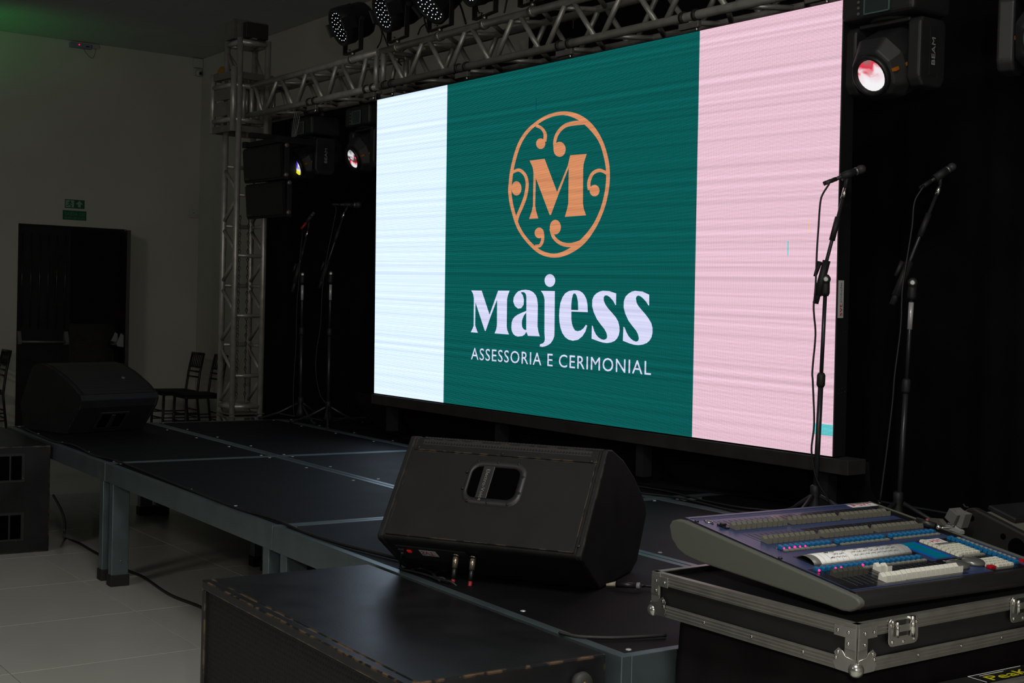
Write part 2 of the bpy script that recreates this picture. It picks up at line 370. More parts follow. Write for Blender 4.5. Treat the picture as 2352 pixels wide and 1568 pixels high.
# ================================================================ BACKDROP
def curtain(a, b, z0, z1, n, amp, name, label, seed=1, m_=CLOTH, th=.012, cat='curtain'):
    rnd = random.Random(seed); a = Vector(a); b = Vector(b); d = (b-a); L = d.length; d.normalize(); nrm = Vector((-d.y, d.x, 0)); v = []; f = []
    ph = [rnd.uniform(0, 6.28) for _ in range(6)]; fr = [rnd.uniform(.6, 1.5)*2*math.pi*k for k in (1.1, 2.3, 3.1, .5, 4.3, 1.7)]
    for side in (0, 1):
        for i in range(n+1):
            t = L*i/n; w_ = sum(math.sin(fr[k]*t+ph[k])*(.35 if k else .6) for k in range(6))*amp
            for z in (z0, (z0+z1)/2, z1):
                p = a+d*t+nrm*(w_*(1.15 if z == z0 else .7)+side*th); v.append((p.x, p.y, z))
    k = 3*(n+1)
    for i in range(n):
        for j in (0, 1):
            q = i*3+j; f.append((q, q+3, q+4, q+1)); f.append((k+q, k+q+1, k+q+4, k+q+3))
    for i in range(n): f.append((i*3+2, i*3+5, k+i*3+5, k+i*3+2)); f.append((i*3, k+i*3, k+i*3+3, i*3+3))
    for e in (0, n*3):
        for j in (0, 1): f.append((e+j, e+j+1, k+e+j+1, k+e+j))
    return tag(MB().add(v, f).build(name, m_, None, True), label, cat, None)
curtain((-5.05, 2.98, 0), (.2, 3.12, 0), .0, 3.30, 160, .016, 'backdrop_curtain', 'black backdrop curtain hanging left of and behind the screen', 3)
curtain((-.80, 3.20, 0), (6.9, 3.44, 0), .0, 4.30, 200, .018, 'backdrop_curtain', 'taller black backdrop curtain right of the screen reaching above the truss', 5)
# skirt below the screen, on the stage
rnd = random.Random(4); v = []; f = []; n = 90
for i in range(n+1):
    t = i/n; x = -1.35+4.5*t; yy = 2.30+.042*(x+1.17); w1 = .02*math.sin(t*41)+.03*math.sin(t*17+1); w2 = .05*math.sin(t*23+.7)+.04*math.sin(t*9)
    v += [(x, yy-.15, .90), (x, yy-.12+w1*.5, .78), (x, yy+w1, .66), (x, yy-.05+w2, .648), (x, yy-.16+w2*1.6, .643)]
for i in range(n):
    for j in range(4): q = i*5+j; f.append((q, q+1, q+6, q+5))
sk = MB().add(v, f).build('stage_skirt', CLOTH, None, True); so = sk.modifiers.new('s', 'SOLIDIFY'); so.thickness = .003; so.offset = 1
tag(sk, 'black cloth skirt under the screen puddled on the stage deck', 'cloth')
# ================================================================ SCREEN
SE = Vector((.99911813, .04198765, -.002)); SU = Vector((.00075566, -.0179812, .99983804))
SM0 = frame(Vector((-.8089, 2.0230, .9309)), SE, SU); SM = SM0 @ Matrix.Scale(SK, 4); SW, SH = 4.0654, 2.025      # drawn in units of 1/SK m
scr = thing('led_screen', 'huge lit video wall showing the green Majess logo panel', 'screen', M=SM0)
def flat(name, poly, m_, z, par, lab=None):
    o = MB().add([SM @ Vector((a, b, z)) for a, b in poly], [tuple(range(len(poly)))]).build(name, m_, par, label=lab); return o
MB().box(-.004, SW+.004, -.004, SH+.004, -.085, -.002, SM).build('cabinet_housing', mat('cabinet_black', (.01, .01, .011), .5), scr, bevel=.003)
rect = lambda a, b, c, d: [(a, c), (b, c), (b, d), (a, d)]
LW = led_mat('led_white', (1.10, 1.22, 1.45), (.52, .72, .95), .10)
LG = led_mat('led_green', (.008, .215, .185), (.0, .016, .022), .16)
LP = led_mat('led_pink', (1.20, 1.04, 1.16), (.50, .17, .25), .12)
LT = led_mat('led_text', (.95, .98, 1.25), (.48, .48, .72), .10)
LO = led_mat('led_orange', (1.05, .46, .22), (.38, .12, .05), .12)
flat('white_band', rect(0, .882, 0, SH), LW, 0, scr, 'bright white left band'); flat('green_field', rect(.882, 3.166, 0, SH), LG, 0, scr, 'dark green centre field')
flat('pink_band', rect(3.166, SW, 0, SH), LP, 0, scr, 'pinkish white right band')
flat('faulty_module', rect(4.0-.05, SW, .091, .141), led_mat('led_teal', (.3, 1.2, 1.2), (.0, .10, .14)), .001, scr, 'teal faulty block low in the right corner')
flat('dead_pixel_line', rect(3.774, 3.779, .90, .97), led_mat('led_cyan', (.1, .7, .7), (.1, .5, .5)), .001, scr); flat('dead_pixel_line', rect(3.899, 3.904, 1.0, 1.07), led_mat('led_amber', (1, .7, .25), (.8, .4, .2)), .001, scr)
flat('dead_pixel_line', rect(1.823, 1.828, 1.77, 1.84), led_mat('led_navy', (.01, .03, .25), (.0, .02, .12)), .001, scr)
ART = json.loads('''{"word":[[[1.1835,0.7213],[1.297,0.7206],[1.3842,0.5752],[1.4709,0.7221],[1.589,0.7228],[1.5722,0.6957],[1.564,0.67],[1.5647,0.5093],[1.5707,0.487],[1.5888,0.4612],[1.4401,0.463],[1.4575,0.4902],[1.4636,0.5131],[1.461,0.6676],[1.3937,0.5603],[1.3444,0.4738],[1.3351,0.4768],[1.2312,0.6466],[1.231,0.507],[1.242,0.4874],[1.2613,0.4607],[1.1837,0.4617],[1.2044,0.4863],[1.2146,0.5032],[1.2129,0.6729],[1.2041,0.6995]],[[1.6312,0.6834],[1.6502,0.704],[1.6735,0.7188],[1.7106,0.7272],[1.7476,0.7299],[1.7877,0.7263],[1.8213,0.7165],[1.8477,0.6992],[1.8616,0.6794],[1.8697,0.6421],[1.8698,0.5176],[1.8788,0.4867],[1.8928,0.461],[1.7775,0.4603],[1.7622,0.4831],[1.7457,0.4662],[1.7226,0.4566],[1.68,0.4521],[1.653,0.4556],[1.6312,0.4664],[1.6166,0.4839],[1.6118,0.5042],[1.6153,0.5363],[1.6257,0.5544],[1.6449,0.5689],[1.6715,0.5809],[1.698,0.589],[1.7592,0.6059],[1.7572,0.6846],[1.7548,0.6972],[1.7482,0.7066],[1.7375,0.7134],[1.7215,0.7159],[1.7003,0.7138],[1.722,0.6969],[1.7332,0.6718],[1.7308,0.6402],[1.7079,0.6209],[1.676,0.6172],[1.6433,0.6326],[1.6275,0.6579]],[[2.0301,0.7837],[2.0279,0.7724],[2.0211,0.7622],[2.0103,0.754],[1.9965,0.7488],[1.981,0.7469],[1.9654,0.7487],[1.9512,0.7539],[1.9398,0.7621],[1.9324,0.7724],[1.9296,0.7838],[1.9318,0.7953],[1.9387,0.8056],[1.9497,0.8137],[1.9637,0.8189],[1.9792,0.8206],[1.9947,0.8187],[2.0088,0.8135],[2.02,0.8053],[2.0274,0.7951]],[[1.8964,0.7244],[2.0276,0.7238],[2.0304,0.4974],[2.0292,0.4667],[2.0167,0.4448],[1.9972,0.4257],[1.9773,0.4157],[1.9472,0.4059],[1.9168,0.401],[1.8942,0.4032],[1.896,0.4157],[1.9265,0.423],[1.9374,0.4327],[1.9411,0.4483],[1.9362,0.4822],[1.9324,0.6739],[1.9268,0.6924],[1.9141,0.7096]],[[2.0708,0.5839],[2.0728,0.6205],[2.0808,0.6572],[2.0986,0.689],[2.1235,0.7122],[2.1571,0.7251],[2.1956,0.7295],[2.229,0.7297],[2.2529,0.7262],[2.2768,0.7168],[2.2959,0.7027],[2.3134,0.6809],[2.3226,0.6513],[2.3264,0.6099],[2.1813,0.6103],[2.1824,0.5681],[2.1878,0.5442],[2.199,0.5234],[2.2157,0.5059],[2.2397,0.5018],[2.268,0.5074],[2.2913,0.52],[2.3114,0.5396],[2.3237,0.5357],[2.3086,0.5026],[2.283,0.475],[2.2457,0.4546],[2.198,0.447],[2.1612,0.4517],[2.1298,0.4639],[2.1018,0.4873],[2.0844,0.5172],[2.0747,0.5475]],[[2.5644,0.7151],[2.5643,0.6546],[2.559,0.6528],[2.5434,0.6716],[2.5252,0.6859],[2.507,0.6973],[2.4871,0.7042],[2.4691,0.7028],[2.4603,0.6923],[2.4626,0.6736],[2.4767,0.6534],[2.4998,0.6334],[2.5362,0.6079],[2.5634,0.5882],[2.5852,0.5645],[2.5956,0.5371],[2.5971,0.5141],[2.5907,0.4909],[2.577,0.4731],[2.5579,0.4598],[2.5297,0.4506],[2.4957,0.4459],[2.4577,0.4474],[2.4229,0.4532],[2.3628,0.4647],[2.3637,0.5368],[2.3711,0.5358],[2.3848,0.5079],[2.4019,0.4878],[2.4224,0.4737],[2.4454,0.4651],[2.4682,0.4624],[2.4879,0.4678],[2.4957,0.4791],[2.4898,0.4993],[2.4712,0.5209],[2.4434,0.5418],[2.4061,0.5731],[2.3775,0.6108],[2.3637,0.643],[2.3637,0.6784],[2.3761,0.6992],[2.3978,0.714],[2.425,0.7242],[2.4521,0.729],[2.5062,0.7275]],[[2.8279,0.7113],[2.8294,0.6542],[2.8219,0.6564],[2.8064,0.673],[2.785,0.6885],[2.7662,0.6996],[2.7465,0.7062],[2.7305,0.7027],[2.724,0.6907],[2.7305,0.6681],[2.7455,0.6503],[2.7697,0.632],[2.7997,0.61],[2.8254,0.5881],[2.8485,0.5635],[2.8583,0.5386],[2.859,0.5135],[2.8513,0.4898],[2.8369,0.4719],[2.8164,0.4589],[2.7847,0.4492],[2.7493,0.4451],[2.7152,0.4461],[2.6807,0.451],[2.6256,0.4633],[2.628,0.538],[2.6368,0.5359],[2.6531,0.5101],[2.6692,0.4911],[2.6886,0.477],[2.7103,0.4669],[2.7318,0.4626],[2.747,0.4665],[2.7535,0.4792],[2.7461,0.5016],[2.7303,0.5209],[2.7041,0.5412],[2.6688,0.5705],[2.6418,0.607],[2.627,0.6411],[2.6278,0.6755],[2.6411,0.6996],[2.6649,0.7158],[2.6888,0.7256],[2.7161,0.7303],[2.7755,0.7267]]],"holes":[[[1.7594,0.5965],[1.7356,0.5771],[1.7203,0.5515],[1.7176,0.5293],[1.7213,0.5104],[1.7376,0.4963],[1.762,0.4926]],[[2.1811,0.6193],[2.1812,0.6524],[2.1862,0.6826],[2.1943,0.7055],[2.2046,0.7128],[2.2181,0.7098],[2.2299,0.695],[2.2402,0.6652],[2.2433,0.6192]]],"mono":[[[1.7694,1.4826],[1.9131,1.4828],[2.0341,1.2865],[2.1287,1.4293],[2.1483,1.485],[2.2955,1.4821],[2.2798,1.4522],[2.2689,1.4255],[2.2658,1.3951],[2.2686,1.2111],[2.2772,1.1801],[2.2975,1.1437],[2.1089,1.142],[2.1289,1.1867],[2.1381,1.2174],[2.137,1.4163],[2.0478,1.272],[1.9807,1.1585],[1.9683,1.159],[1.8322,1.3766],[1.8297,1.2194],[1.8391,1.1868],[1.8615,1.1422],[1.7725,1.1425],[1.7983,1.1886],[1.8083,1.2204],[1.809,1.407],[1.8007,1.4397]]],"balls":[[[2.1073,1.5211],[2.1049,1.5082],[2.0973,1.497],[2.0853,1.4886],[2.0699,1.4837],[2.0526,1.4829],[2.0352,1.4864],[2.0193,1.4936],[2.0066,1.5041],[1.9982,1.5167],[1.9951,1.5302],[1.9975,1.5432],[2.0053,1.5545],[2.0176,1.5629],[2.0331,1.5676],[2.0504,1.5683],[2.0678,1.5647],[2.0835,1.5573],[2.096,1.5469],[2.1042,1.5344]],[[1.9183,1.5681],[1.9164,1.5588],[1.9104,1.5508],[1.9007,1.5449],[1.8885,1.5415],[1.8748,1.5411],[1.861,1.5438],[1.8485,1.5491],[1.8384,1.5568],[1.8318,1.5659],[1.8294,1.5756],[1.8313,1.5849],[1.8375,1.593],[1.8472,1.5989],[1.8596,1.6022],[1.8733,1.6025],[1.887,1.5998],[1.8995,1.5944],[1.9094,1.5868],[1.9159,1.5777]],[[1.6938,1.3248],[1.6917,1.3118],[1.6849,1.3004],[1.6741,1.2916],[1.6604,1.2863],[1.645,1.285],[1.6295,1.2879],[1.6153,1.2947],[1.6039,1.3048],[1.5964,1.3171],[1.5937,1.3305],[1.5958,1.3436],[1.6027,1.3551],[1.6136,1.3639],[1.6275,1.3691],[1.6429,1.3702],[1.6584,1.3672],[1.6724,1.3603],[1.6837,1.3503],[1.691,1.338]],[[2.4106,1.2737],[2.4088,1.2641],[2.403,1.2557],[2.3938,1.2492],[2.382,1.2454],[2.3688,1.2445],[2.3555,1.2467],[2.3433,1.2519],[2.3336,1.2594],[2.3272,1.2686],[2.3249,1.2785],[2.3267,1.2882],[2.3326,1.2966],[2.342,1.3031],[2.3539,1.3069],[2.3671,1.3076],[2.3804,1.3053],[2.3924,1.3001],[2.402,1.2926],[2.4083,1.2835]],[[1.9176,1.0572],[1.9156,1.0478],[1.9096,1.0394],[1.8999,1.0329],[1.8877,1.0288],[1.8739,1.0277],[1.8601,1.0296],[1.8475,1.0343],[1.8374,1.0414],[1.8308,1.0502],[1.8284,1.0598],[1.8303,1.0693],[1.8365,1.0777],[1.8463,1.0843],[1.8586,1.0882],[1.8724,1.0893],[1.8862,1.0873],[1.8987,1.0825],[1.9087,1.0754],[1.9152,1.0667]],[[2.075,1.0857],[2.0728,1.073],[2.0659,1.0616],[2.0548,1.0528],[2.0407,1.0473],[2.0249,1.0457],[2.0089,1.0483],[1.9944,1.0546],[1.9827,1.0642],[1.975,1.0761],[1.9721,1.0891],[1.9743,1.102],[1.9814,1.1134],[1.9927,1.1222],[2.0069,1.1276],[2.0228,1.1291],[2.0387,1.1264],[2.0531,1.12],[2.0646,1.1104],[2.0721,1.0986]]],"strokes":[[true,[[1.5964,1.3544],[1.5992,1.3756],[1.603,1.3993],[1.6085,1.4246],[1.6161,1.4506],[1.6265,1.4786],[1.6391,1.5085],[1.6533,1.5375],[1.6681,1.5629],[1.6832,1.5837],[1.6992,1.6017],[1.7164,1.6177],[1.7354,1.6327],[1.756,1.6464],[1.7781,1.6587],[1.802,1.6698],[1.828,1.6802],[1.8563,1.6902],[1.8863,1.6995],[1.9176,1.7073],[1.9496,1.7128],[1.9833,1.7163],[2.0186,1.7181],[2.0536,1.7177],[2.0868,1.7147],[2.1183,1.7087],[2.1491,1.7001],[2.1787,1.6898],[2.2068,1.6783],[2.2334,1.6657],[2.259,1.6516],[2.2839,1.6361],[2.308,1.6193],[2.3322,1.601],[2.3562,1.5811],[2.3786,1.5601],[2.3978,1.5382],[2.4134,1.5148],[2.4263,1.4897],[2.437,1.4644],[2.446,1.4405],[2.4532,1.4188],[2.4584,1.3984],[2.4618,1.3783],[2.4637,1.3575],[2.464,1.3361],[2.4626,1.3143],[2.4596,1.2923],[2.455,1.2699],[2.449,1.247],[2.4415,1.2236],[2.4322,1.2003],[2.4207,1.177],[2.4069,1.1537],[2.3911,1.1302],[2.3731,1.1073],[2.3527,1.0854],[2.3292,1.0644],[2.3029,1.044],[2.2752,1.025],[2.2473,1.0079],[2.2185,0.9926],[2.1882,0.9785],[2.1573,0.9661],[2.1271,0.9559],[2.0985,0.9478],[2.0707,0.9418],[2.0431,0.938],[2.0151,0.9367],[1.9862,0.9381],[1.9568,0.942],[1.9274,0.9482],[1.8985,0.9566],[1.8694,0.9675],[1.8398,0.9812],[1.8104,0.9971],[1.7823,1.0147],[1.7554,1.0336],[1.7297,1.0541],[1.7058,1.0762],[1.6845,1.0997],[1.6656,1.1262],[1.6488,1.1553],[1.6342,1.1847],[1.6218,1.2117],[1.612,1.2356],[1.6047,1.2578],[1.5993,1.2782],[1.5955,1.297],[1.5934,1.3124],[1.5931,1.3248],[1.5942,1.3377]],[[1.5627,1.3582],[1.5656,1.3796],[1.5695,1.4039],[1.5751,1.43],[1.583,1.4569],[1.5937,1.4856],[1.6067,1.5161],[1.6213,1.5459],[1.6368,1.5723],[1.6529,1.5944],[1.6699,1.6136],[1.6884,1.6307],[1.7088,1.6467],[1.731,1.6614],[1.7549,1.6745],[1.7805,1.6864],[1.808,1.6973],[1.8376,1.7077],[1.8694,1.7173],[1.903,1.7255],[1.9377,1.7316],[1.9739,1.7357],[2.0116,1.7379],[2.0497,1.7381],[2.0871,1.7358],[2.1235,1.7309],[2.1594,1.7236],[2.1942,1.7141],[2.2274,1.7025],[2.2588,1.6888],[2.2886,1.6732],[2.3166,1.6557],[2.3426,1.6367],[2.3669,1.6157],[2.3894,1.593],[2.4099,1.5692],[2.4281,1.5449],[2.4441,1.5196],[2.4578,1.4932],[2.4693,1.4672],[2.4787,1.4426],[2.4858,1.42],[2.4907,1.3985],[2.4937,1.3773],[2.4953,1.3557],[2.4954,1.3334],[2.494,1.3108],[2.491,1.2879],[2.4863,1.2648],[2.4801,1.2413],[2.4723,1.2173],[2.4626,1.1931],[2.451,1.1689],[2.4373,1.1447],[2.4216,1.1202],[2.4039,1.0959],[2.384,1.0724],[2.3618,1.0492],[2.3373,1.0262],[2.3105,1.0044],[2.2816,0.9848],[2.2498,0.9679],[2.2158,0.9532],[2.181,0.9409],[2.1472,0.9308],[2.1144,0.9231],[2.0819,0.9176],[2.0492,0.9146],[2.0161,0.914],[1.9824,0.9158],[1.9483,0.92],[1.9143,0.9268],[1.881,0.9366],[1.8486,0.9496],[1.8173,0.9655],[1.7872,0.9833],[1.7584,1.0022],[1.7306,1.0222],[1.7034,1.0438],[1.6778,1.0671],[1.6547,1.0923],[1.6346,1.1204],[1.617,1.1508],[1.602,1.1809],[1.5893,1.2084],[1.5791,1.2332],[1.5714,1.2562],[1.5659,1.2775],[1.5619,1.2971],[1.5596,1.3135],[1.5592,1.3273],[1.5604,1.3412]]],[false,[[2.2859,1.6622],[2.2705,1.6643],[2.248,1.6675],[2.2217,1.6706],[2.1957,1.6722],[2.1702,1.6723],[2.1432,1.6716],[2.1159,1.6692],[2.0905,1.6645],[2.0681,1.6568],[2.0484,1.647],[2.0315,1.6359],[2.0176,1.6243],[2.0068,1.6119],[1.9991,1.5986],[1.9941,1.5853],[1.991,1.5723],[1.9907,1.5587],[1.9932,1.545],[1.9964,1.5333],[1.9985,1.5255]],[[2.2865,1.6438],[2.271,1.6446],[2.249,1.6458],[2.2245,1.6468],[2.2008,1.6472],[2.1768,1.6475],[2.1516,1.6478],[2.1277,1.647],[2.1072,1.6443],[2.0891,1.6388],[2.0719,1.631],[2.0566,1.6217],[2.044,1.6121],[2.0345,1.602],[2.0275,1.5909],[2.0227,1.5792],[2.0197,1.5681],[2.0194,1.5569],[2.0216,1.5448],[2.0248,1.5337],[2.0269,1.5257]]],[false,[[1.8228,1.6718],[1.8332,1.6684],[1.8477,1.6639],[1.8622,1.6587],[1.8734,1.6531],[1.882,1.6463],[1.8898,1.6382],[1.8957,1.6298],[1.8994,1.622],[1.9004,1.6131],[1.899,1.6022],[1.8966,1.5917],[1.895,1.5841]],[[1.835,1.6882],[1.8449,1.6845],[1.8596,1.6789],[1.8764,1.6719],[1.8915,1.6637],[1.9037,1.6547],[1.9147,1.6449],[1.9239,1.6342],[1.9303,1.6226],[1.9321,1.6099],[1.9305,1.5971],[1.9279,1.5862],[1.9263,1.5788]]],[false,[[1.598,1.4101],[1.6027,1.4128],[1.6088,1.4163],[1.6156,1.4195],[1.6237,1.4216],[1.6348,1.4235],[1.6477,1.4251],[1.6591,1.4253],[1.6678,1.424],[1.6784,1.42],[1.6917,1.4134],[1.7045,1.405],[1.7148,1.3958],[1.7224,1.3857],[1.7282,1.374],[1.7321,1.3611],[1.7337,1.3471],[1.7327,1.3314],[1.7292,1.3139],[1.7238,1.2961],[1.7174,1.2791],[1.7093,1.263],[1.6993,1.2469],[1.6887,1.2314],[1.6789,1.2171],[1.6703,1.2044],[1.662,1.193],[1.6543,1.1823],[1.6476,1.172],[1.6423,1.1617],[1.6383,1.1521],[1.6355,1.1442],[1.6334,1.1387]],[[1.5807,1.4198],[1.5846,1.4227],[1.5906,1.4271],[1.5992,1.4321],[1.6102,1.4362],[1.6229,1.4396],[1.6382,1.4428],[1.6566,1.4444],[1.6769,1.4421],[1.6958,1.4353],[1.7131,1.4261],[1.7286,1.415],[1.7413,1.4029],[1.7507,1.3901],[1.7576,1.3762],[1.7621,1.3613],[1.7642,1.3454],[1.7636,1.328],[1.7605,1.3094],[1.7555,1.2905],[1.7492,1.2725],[1.7407,1.2552],[1.7304,1.2383],[1.7196,1.2225],[1.7097,1.2082],[1.7005,1.1954],[1.6914,1.184],[1.6834,1.1739],[1.677,1.1646],[1.6722,1.1555],[1.6686,1.1467],[1.6659,1.139],[1.6639,1.1335]]],[false,[[2.4768,1.3702],[2.472,1.3724],[2.4648,1.3758],[2.4556,1.3798],[2.4457,1.3834],[2.4358,1.3867],[2.4244,1.3904],[2.4105,1.3933],[2.3952,1.3939],[2.3799,1.392],[2.3642,1.3884],[2.3488,1.3827],[2.3352,1.3748],[2.3242,1.3645],[2.3152,1.3524],[2.3082,1.3396],[2.3036,1.3269],[2.3024,1.3136],[2.3042,1.3003],[2.3069,1.289],[2.3085,1.2813]],[[2.4614,1.3564],[2.4567,1.3589],[2.4504,1.3623],[2.4435,1.3658],[2.4359,1.3685],[2.427,1.3711],[2.4176,1.3734],[2.4093,1.3746],[2.4014,1.3746],[2.3911,1.3733],[2.3789,1.3708],[2.3673,1.367],[2.3578,1.3619],[2.3496,1.3542],[2.342,1.3439],[2.336,1.3327],[2.3322,1.3223],[2.3313,1.3119],[2.3329,1.3004],[2.3354,1.2897],[2.3371,1.2819]]],[false,[[1.8375,0.9714],[1.8465,0.9719],[1.8606,0.9725],[1.8773,0.9744],[1.893,0.9793],[1.9039,0.9872],[1.9114,0.9961],[1.9168,1.0059],[1.9205,1.0161],[1.9218,1.0278],[1.921,1.0405],[1.9195,1.0517],[1.9185,1.0594]],[[1.8339,0.9907],[1.8433,0.991],[1.8559,0.9911],[1.8671,0.9919],[1.8739,0.9936],[1.8788,0.9974],[1.884,1.0037],[1.8882,1.0116],[1.8913,1.0197],[1.8927,1.0293],[1.8926,1.0408],[1.8917,1.0518],[1.8912,1.0595]]],[false,[[2.2581,1.0093],[2.2421,1.0061],[2.2195,1.0014],[2.1951,0.9971],[2.1732,0.9947],[2.1528,0.9944],[2.1315,0.9951],[2.1108,0.9973],[2.0917,1.0011],[2.0734,1.0068],[2.0554,1.0144],[2.0389,1.0234],[2.0257,1.0327],[2.0156,1.044],[2.0075,1.058],[2.0013,1.0715],[1.9967,1.0811]],[[2.2707,0.9895],[2.2552,0.9858],[2.2325,0.9801],[2.2058,0.9745],[2.1791,0.9712],[2.1536,0.971],[2.1282,0.9726],[2.1031,0.9761],[2.0793,0.9816],[2.0567,0.9894],[2.0356,0.9992],[2.0166,1.0104],[2.0003,1.0228],[1.9878,1.0376],[1.9791,1.0536],[1.973,1.0678],[1.9688,1.0774]]]]}''')
for k, g in enumerate(ART['word']): flat('word_letter', g, LT, .001, scr)
for g in ART['holes']: flat('letter_counter', g, LG, .002, scr)
for g in ART['mono']: flat('monogram_letter', g, LO, .0012, scr)
for g in ART['balls']: flat('scroll_ball', g, LO, .0014, scr)
for k, (cl, A, B) in enumerate(ART['strokes']):
    n = len(A); b = MB(); b.add([SM @ Vector((p[0], p[1], .001+k*.0001)) for p in A+B], [(i, (i+1) % n, n+(i+1) % n, n+i) for i in range(n if cl else n-1)])
    b.build('logo_ring' if cl else 'logo_scroll', LO, scr)
letters('ASSESSORIA E CERIMONIAL', SM @ Matrix.Translation((1.19, .2925, .001)), LT, scr, 'tagline_letter', (1.662, .073), 1.12)
MB().box(-.02, SW+.10, -.075, -.008, -.11, .012, SM).build('support_beam', mat('beam_dark', (.022, .020, .019), .7, noise=.3), scr, bevel=.003)
for x in (.1, 1.4, 2.7, 3.95): MB().box(x, x+.06, -.255, -.076, -.10, -.04, SM).build('support_foot', BLKM, scr)
STK = mat('sticker_white', (.62, .62, .62), .5)
MS = frame(SM @ Vector((SW+.006, .62, -.008)), SM.to_3x3() @ Vector((0, 1, 0)), SM.to_3x3() @ Vector((0, 0, 1)))
st_ = MB().box(0, .16, -.034, .0, -.001, .0005, MS).build('sticker', STK, scr)
text('svt', .03, MS @ Matrix.Translation((.008, -.027, .001)), RED, st_, fit=(.052, .018)); text('produções', .03, MS @ Matrix.Translation((.066, -.026, .001)), mat('grey_print', (.12, .12, .12), .5), st_, fit=(.085, .016))
for vv in (.28, .30, .55, 1.12, 1.20, 1.30, 1.42):
    for k in (0, 1, 2):
        MB().lathe(SM @ Vector((SW+.004, vv+.004*k, -.03-.02*k)), SE, [(0, .0018), (.001, .0015)], 6).build('rivet', CHROME, scr)
# ================================================================ TRUSS
TA = .042; TM = Matrix.Translation((-.93, 2.10, 2.991)) @ Matrix.Rotation(TA, 4, 'Z'); TS_ = .231; TY = .235
def seg(b, M, p, q, r, n=8): b.tube([M @ Vector(p), M @ Vector(q)], r, n); return b
def truss(x0, x1, bots, tops, name, label, slope=-.0048):
    t = thing(name, label, 'truss', TM @ Vector((x0, 0, 0)), TA); Z = lambda x, h: slope*x+h
    for y in (0, TY):
        for h in (0, TS_): seg(MB(), TM, (x0, y, Z(x0, h)), (x1, y, Z(x1, h)), .0235, 12).build('chord', ALU, t, True)
    for x in (x0+.03, x1-.03):
        for y in (0, TY): seg(MB(), TM, (x, y, Z(x, .015)), (x, y, Z(x, TS_-.015)), .019, 10).build('post', ALU, t, True)
        for h in (0, TS_): seg(MB(), TM, (x, .015, Z(x, h)), (x, TY-.015, Z(x, h)), .016, 8).build('post', ALU, t, True)
    nodes = sorted([(x, 0) for x in bots]+[(x, 1) for x in tops])
    for a, b in zip(nodes, nodes[1:]):
        for y in (0, TY):
            d = .03; seg(MB(), TM, (a[0]+d, y, Z(a[0], TS_*a[1])), (b[0]-d, y, Z(b[0], TS_*b[1])), .0155, 10).build('brace', ALU, t, True)
        for h in (0, TS_):
            seg(MB(), TM, (a[0]+.03, TY*a[1], Z(a[0], h)), (b[0]-.03, TY*b[1], Z(b[0], h)), .0145, 8).build('brace', ALU, t, True)
    return t
pb = .4915
def tx(px, py): p = TM.inverted() @ PP(px, py, TM.to_3x3() @ Vector((0, 1, 0)), TM.to_translation()); return p.x
truss(tx(566, 250)-.03, -.073, [tx(*p) for p in ((606, 262), (677, 247), (747, 228), (820, 208))], [tx(*p) for p in ((582, 196), (642, 184), (709, 166), (779, 142), (848, 125))], 'truss_section', 'short aluminium truss section at the left, joining the corner block')
truss(-.040, 6.04, [.291+pb*k for k in range(12)], [.519+pb*k for k in range(-1, 11)], 'truss_section', 'long aluminium truss section above the video screen')
# clamps holding the screen and fixtures to the lower chord
def clamp(x, label, m_=None):
    zc = -.0048*x; t = thing('truss_clamp', label, 'clamp', TM @ Vector((x, 0, zc)), TA, 'clamps on the lower truss chord')
    for dx in (-.045, .045):
        MB().lathe(TM @ Vector((x+dx-.011, 0, zc)), TM.to_3x3() @ Vector((1, 0, 0)), [(0, .026), (0, .031), (.022, .031), (.022, .026)], 14).build('clamp_ring', mat('dark_clamp', (.045, .043, .04), .4, .6), t, True)
    MB().box(x-.07, x+.07, -.012, .012, zc-.062, zc-.03, TM).build('clamp_plate', ALUD, t, bevel=.003)
    MB().lathe(TM @ Vector((x+.05, -.0, zc-.085)), (0, 0, 1), [(0, .008), (.03, .008)], 8).build('bolt', CHROME, t, True)
w_ = ['left of the screen', 'over the upper left corner of the screen', 'over the white band of the screen', 'over the left of the green field', 'over the logo', 'where the green field meets the pink', 'over the pink band near the right end']
for i, (px, py) in enumerate(((718, 238), (850, 208), (893, 195), (1063, 153), (1298, 100), (1585, 40), (1880, -15))): clamp(tx(px, py), 'dark ring clamp pair on the lower chord '+w_[i])
# ================================================================ TOWER
def D2(px, py, d): return PD(px, py, d)
tc_ = PD(557, 650, 10.7); TC = Vector((tc_.x, tc_.y, 0)); TR = math.radians(2.5); s_ = .1205
WM = Matrix.Translation(TC) @ Matrix.Rotation(TR, 4, 'Z')
tw = thing('truss_tower', 'upright aluminium truss tower at the left end of the stage', 'truss', TC, TR)
cor = [(-s_, -s_), (s_, -s_), (s_, s_), (-s_, s_)]; TZ = 3.60
for x, y in cor:
    MB().tube([WM @ Vector((x, y, .02)), WM @ Vector((x, y, TZ))], .0245, 12).build('chord', ALU, tw, True)
zl = [.18, .67, 1.16, 1.64, 2.12, 2.60]; zq = [.43, .92, 1.40, 1.88, 2.36]
for z in zl: MB().tube([WM @ Vector((*cor[3], z)), WM @ Vector((*cor[0], z))], .016, 8).build('rung', ALU, tw, True); MB().tube([WM @ Vector((*cor[2], z)), WM @ Vector((*cor[3], z))], .014, 8).build('rung', ALU, tw, True)
for z in zq: MB().tube([WM @ Vector((*cor[1], z)), WM @ Vector((*cor[2], z))], .016, 8).build('rung', ALU, tw, True)
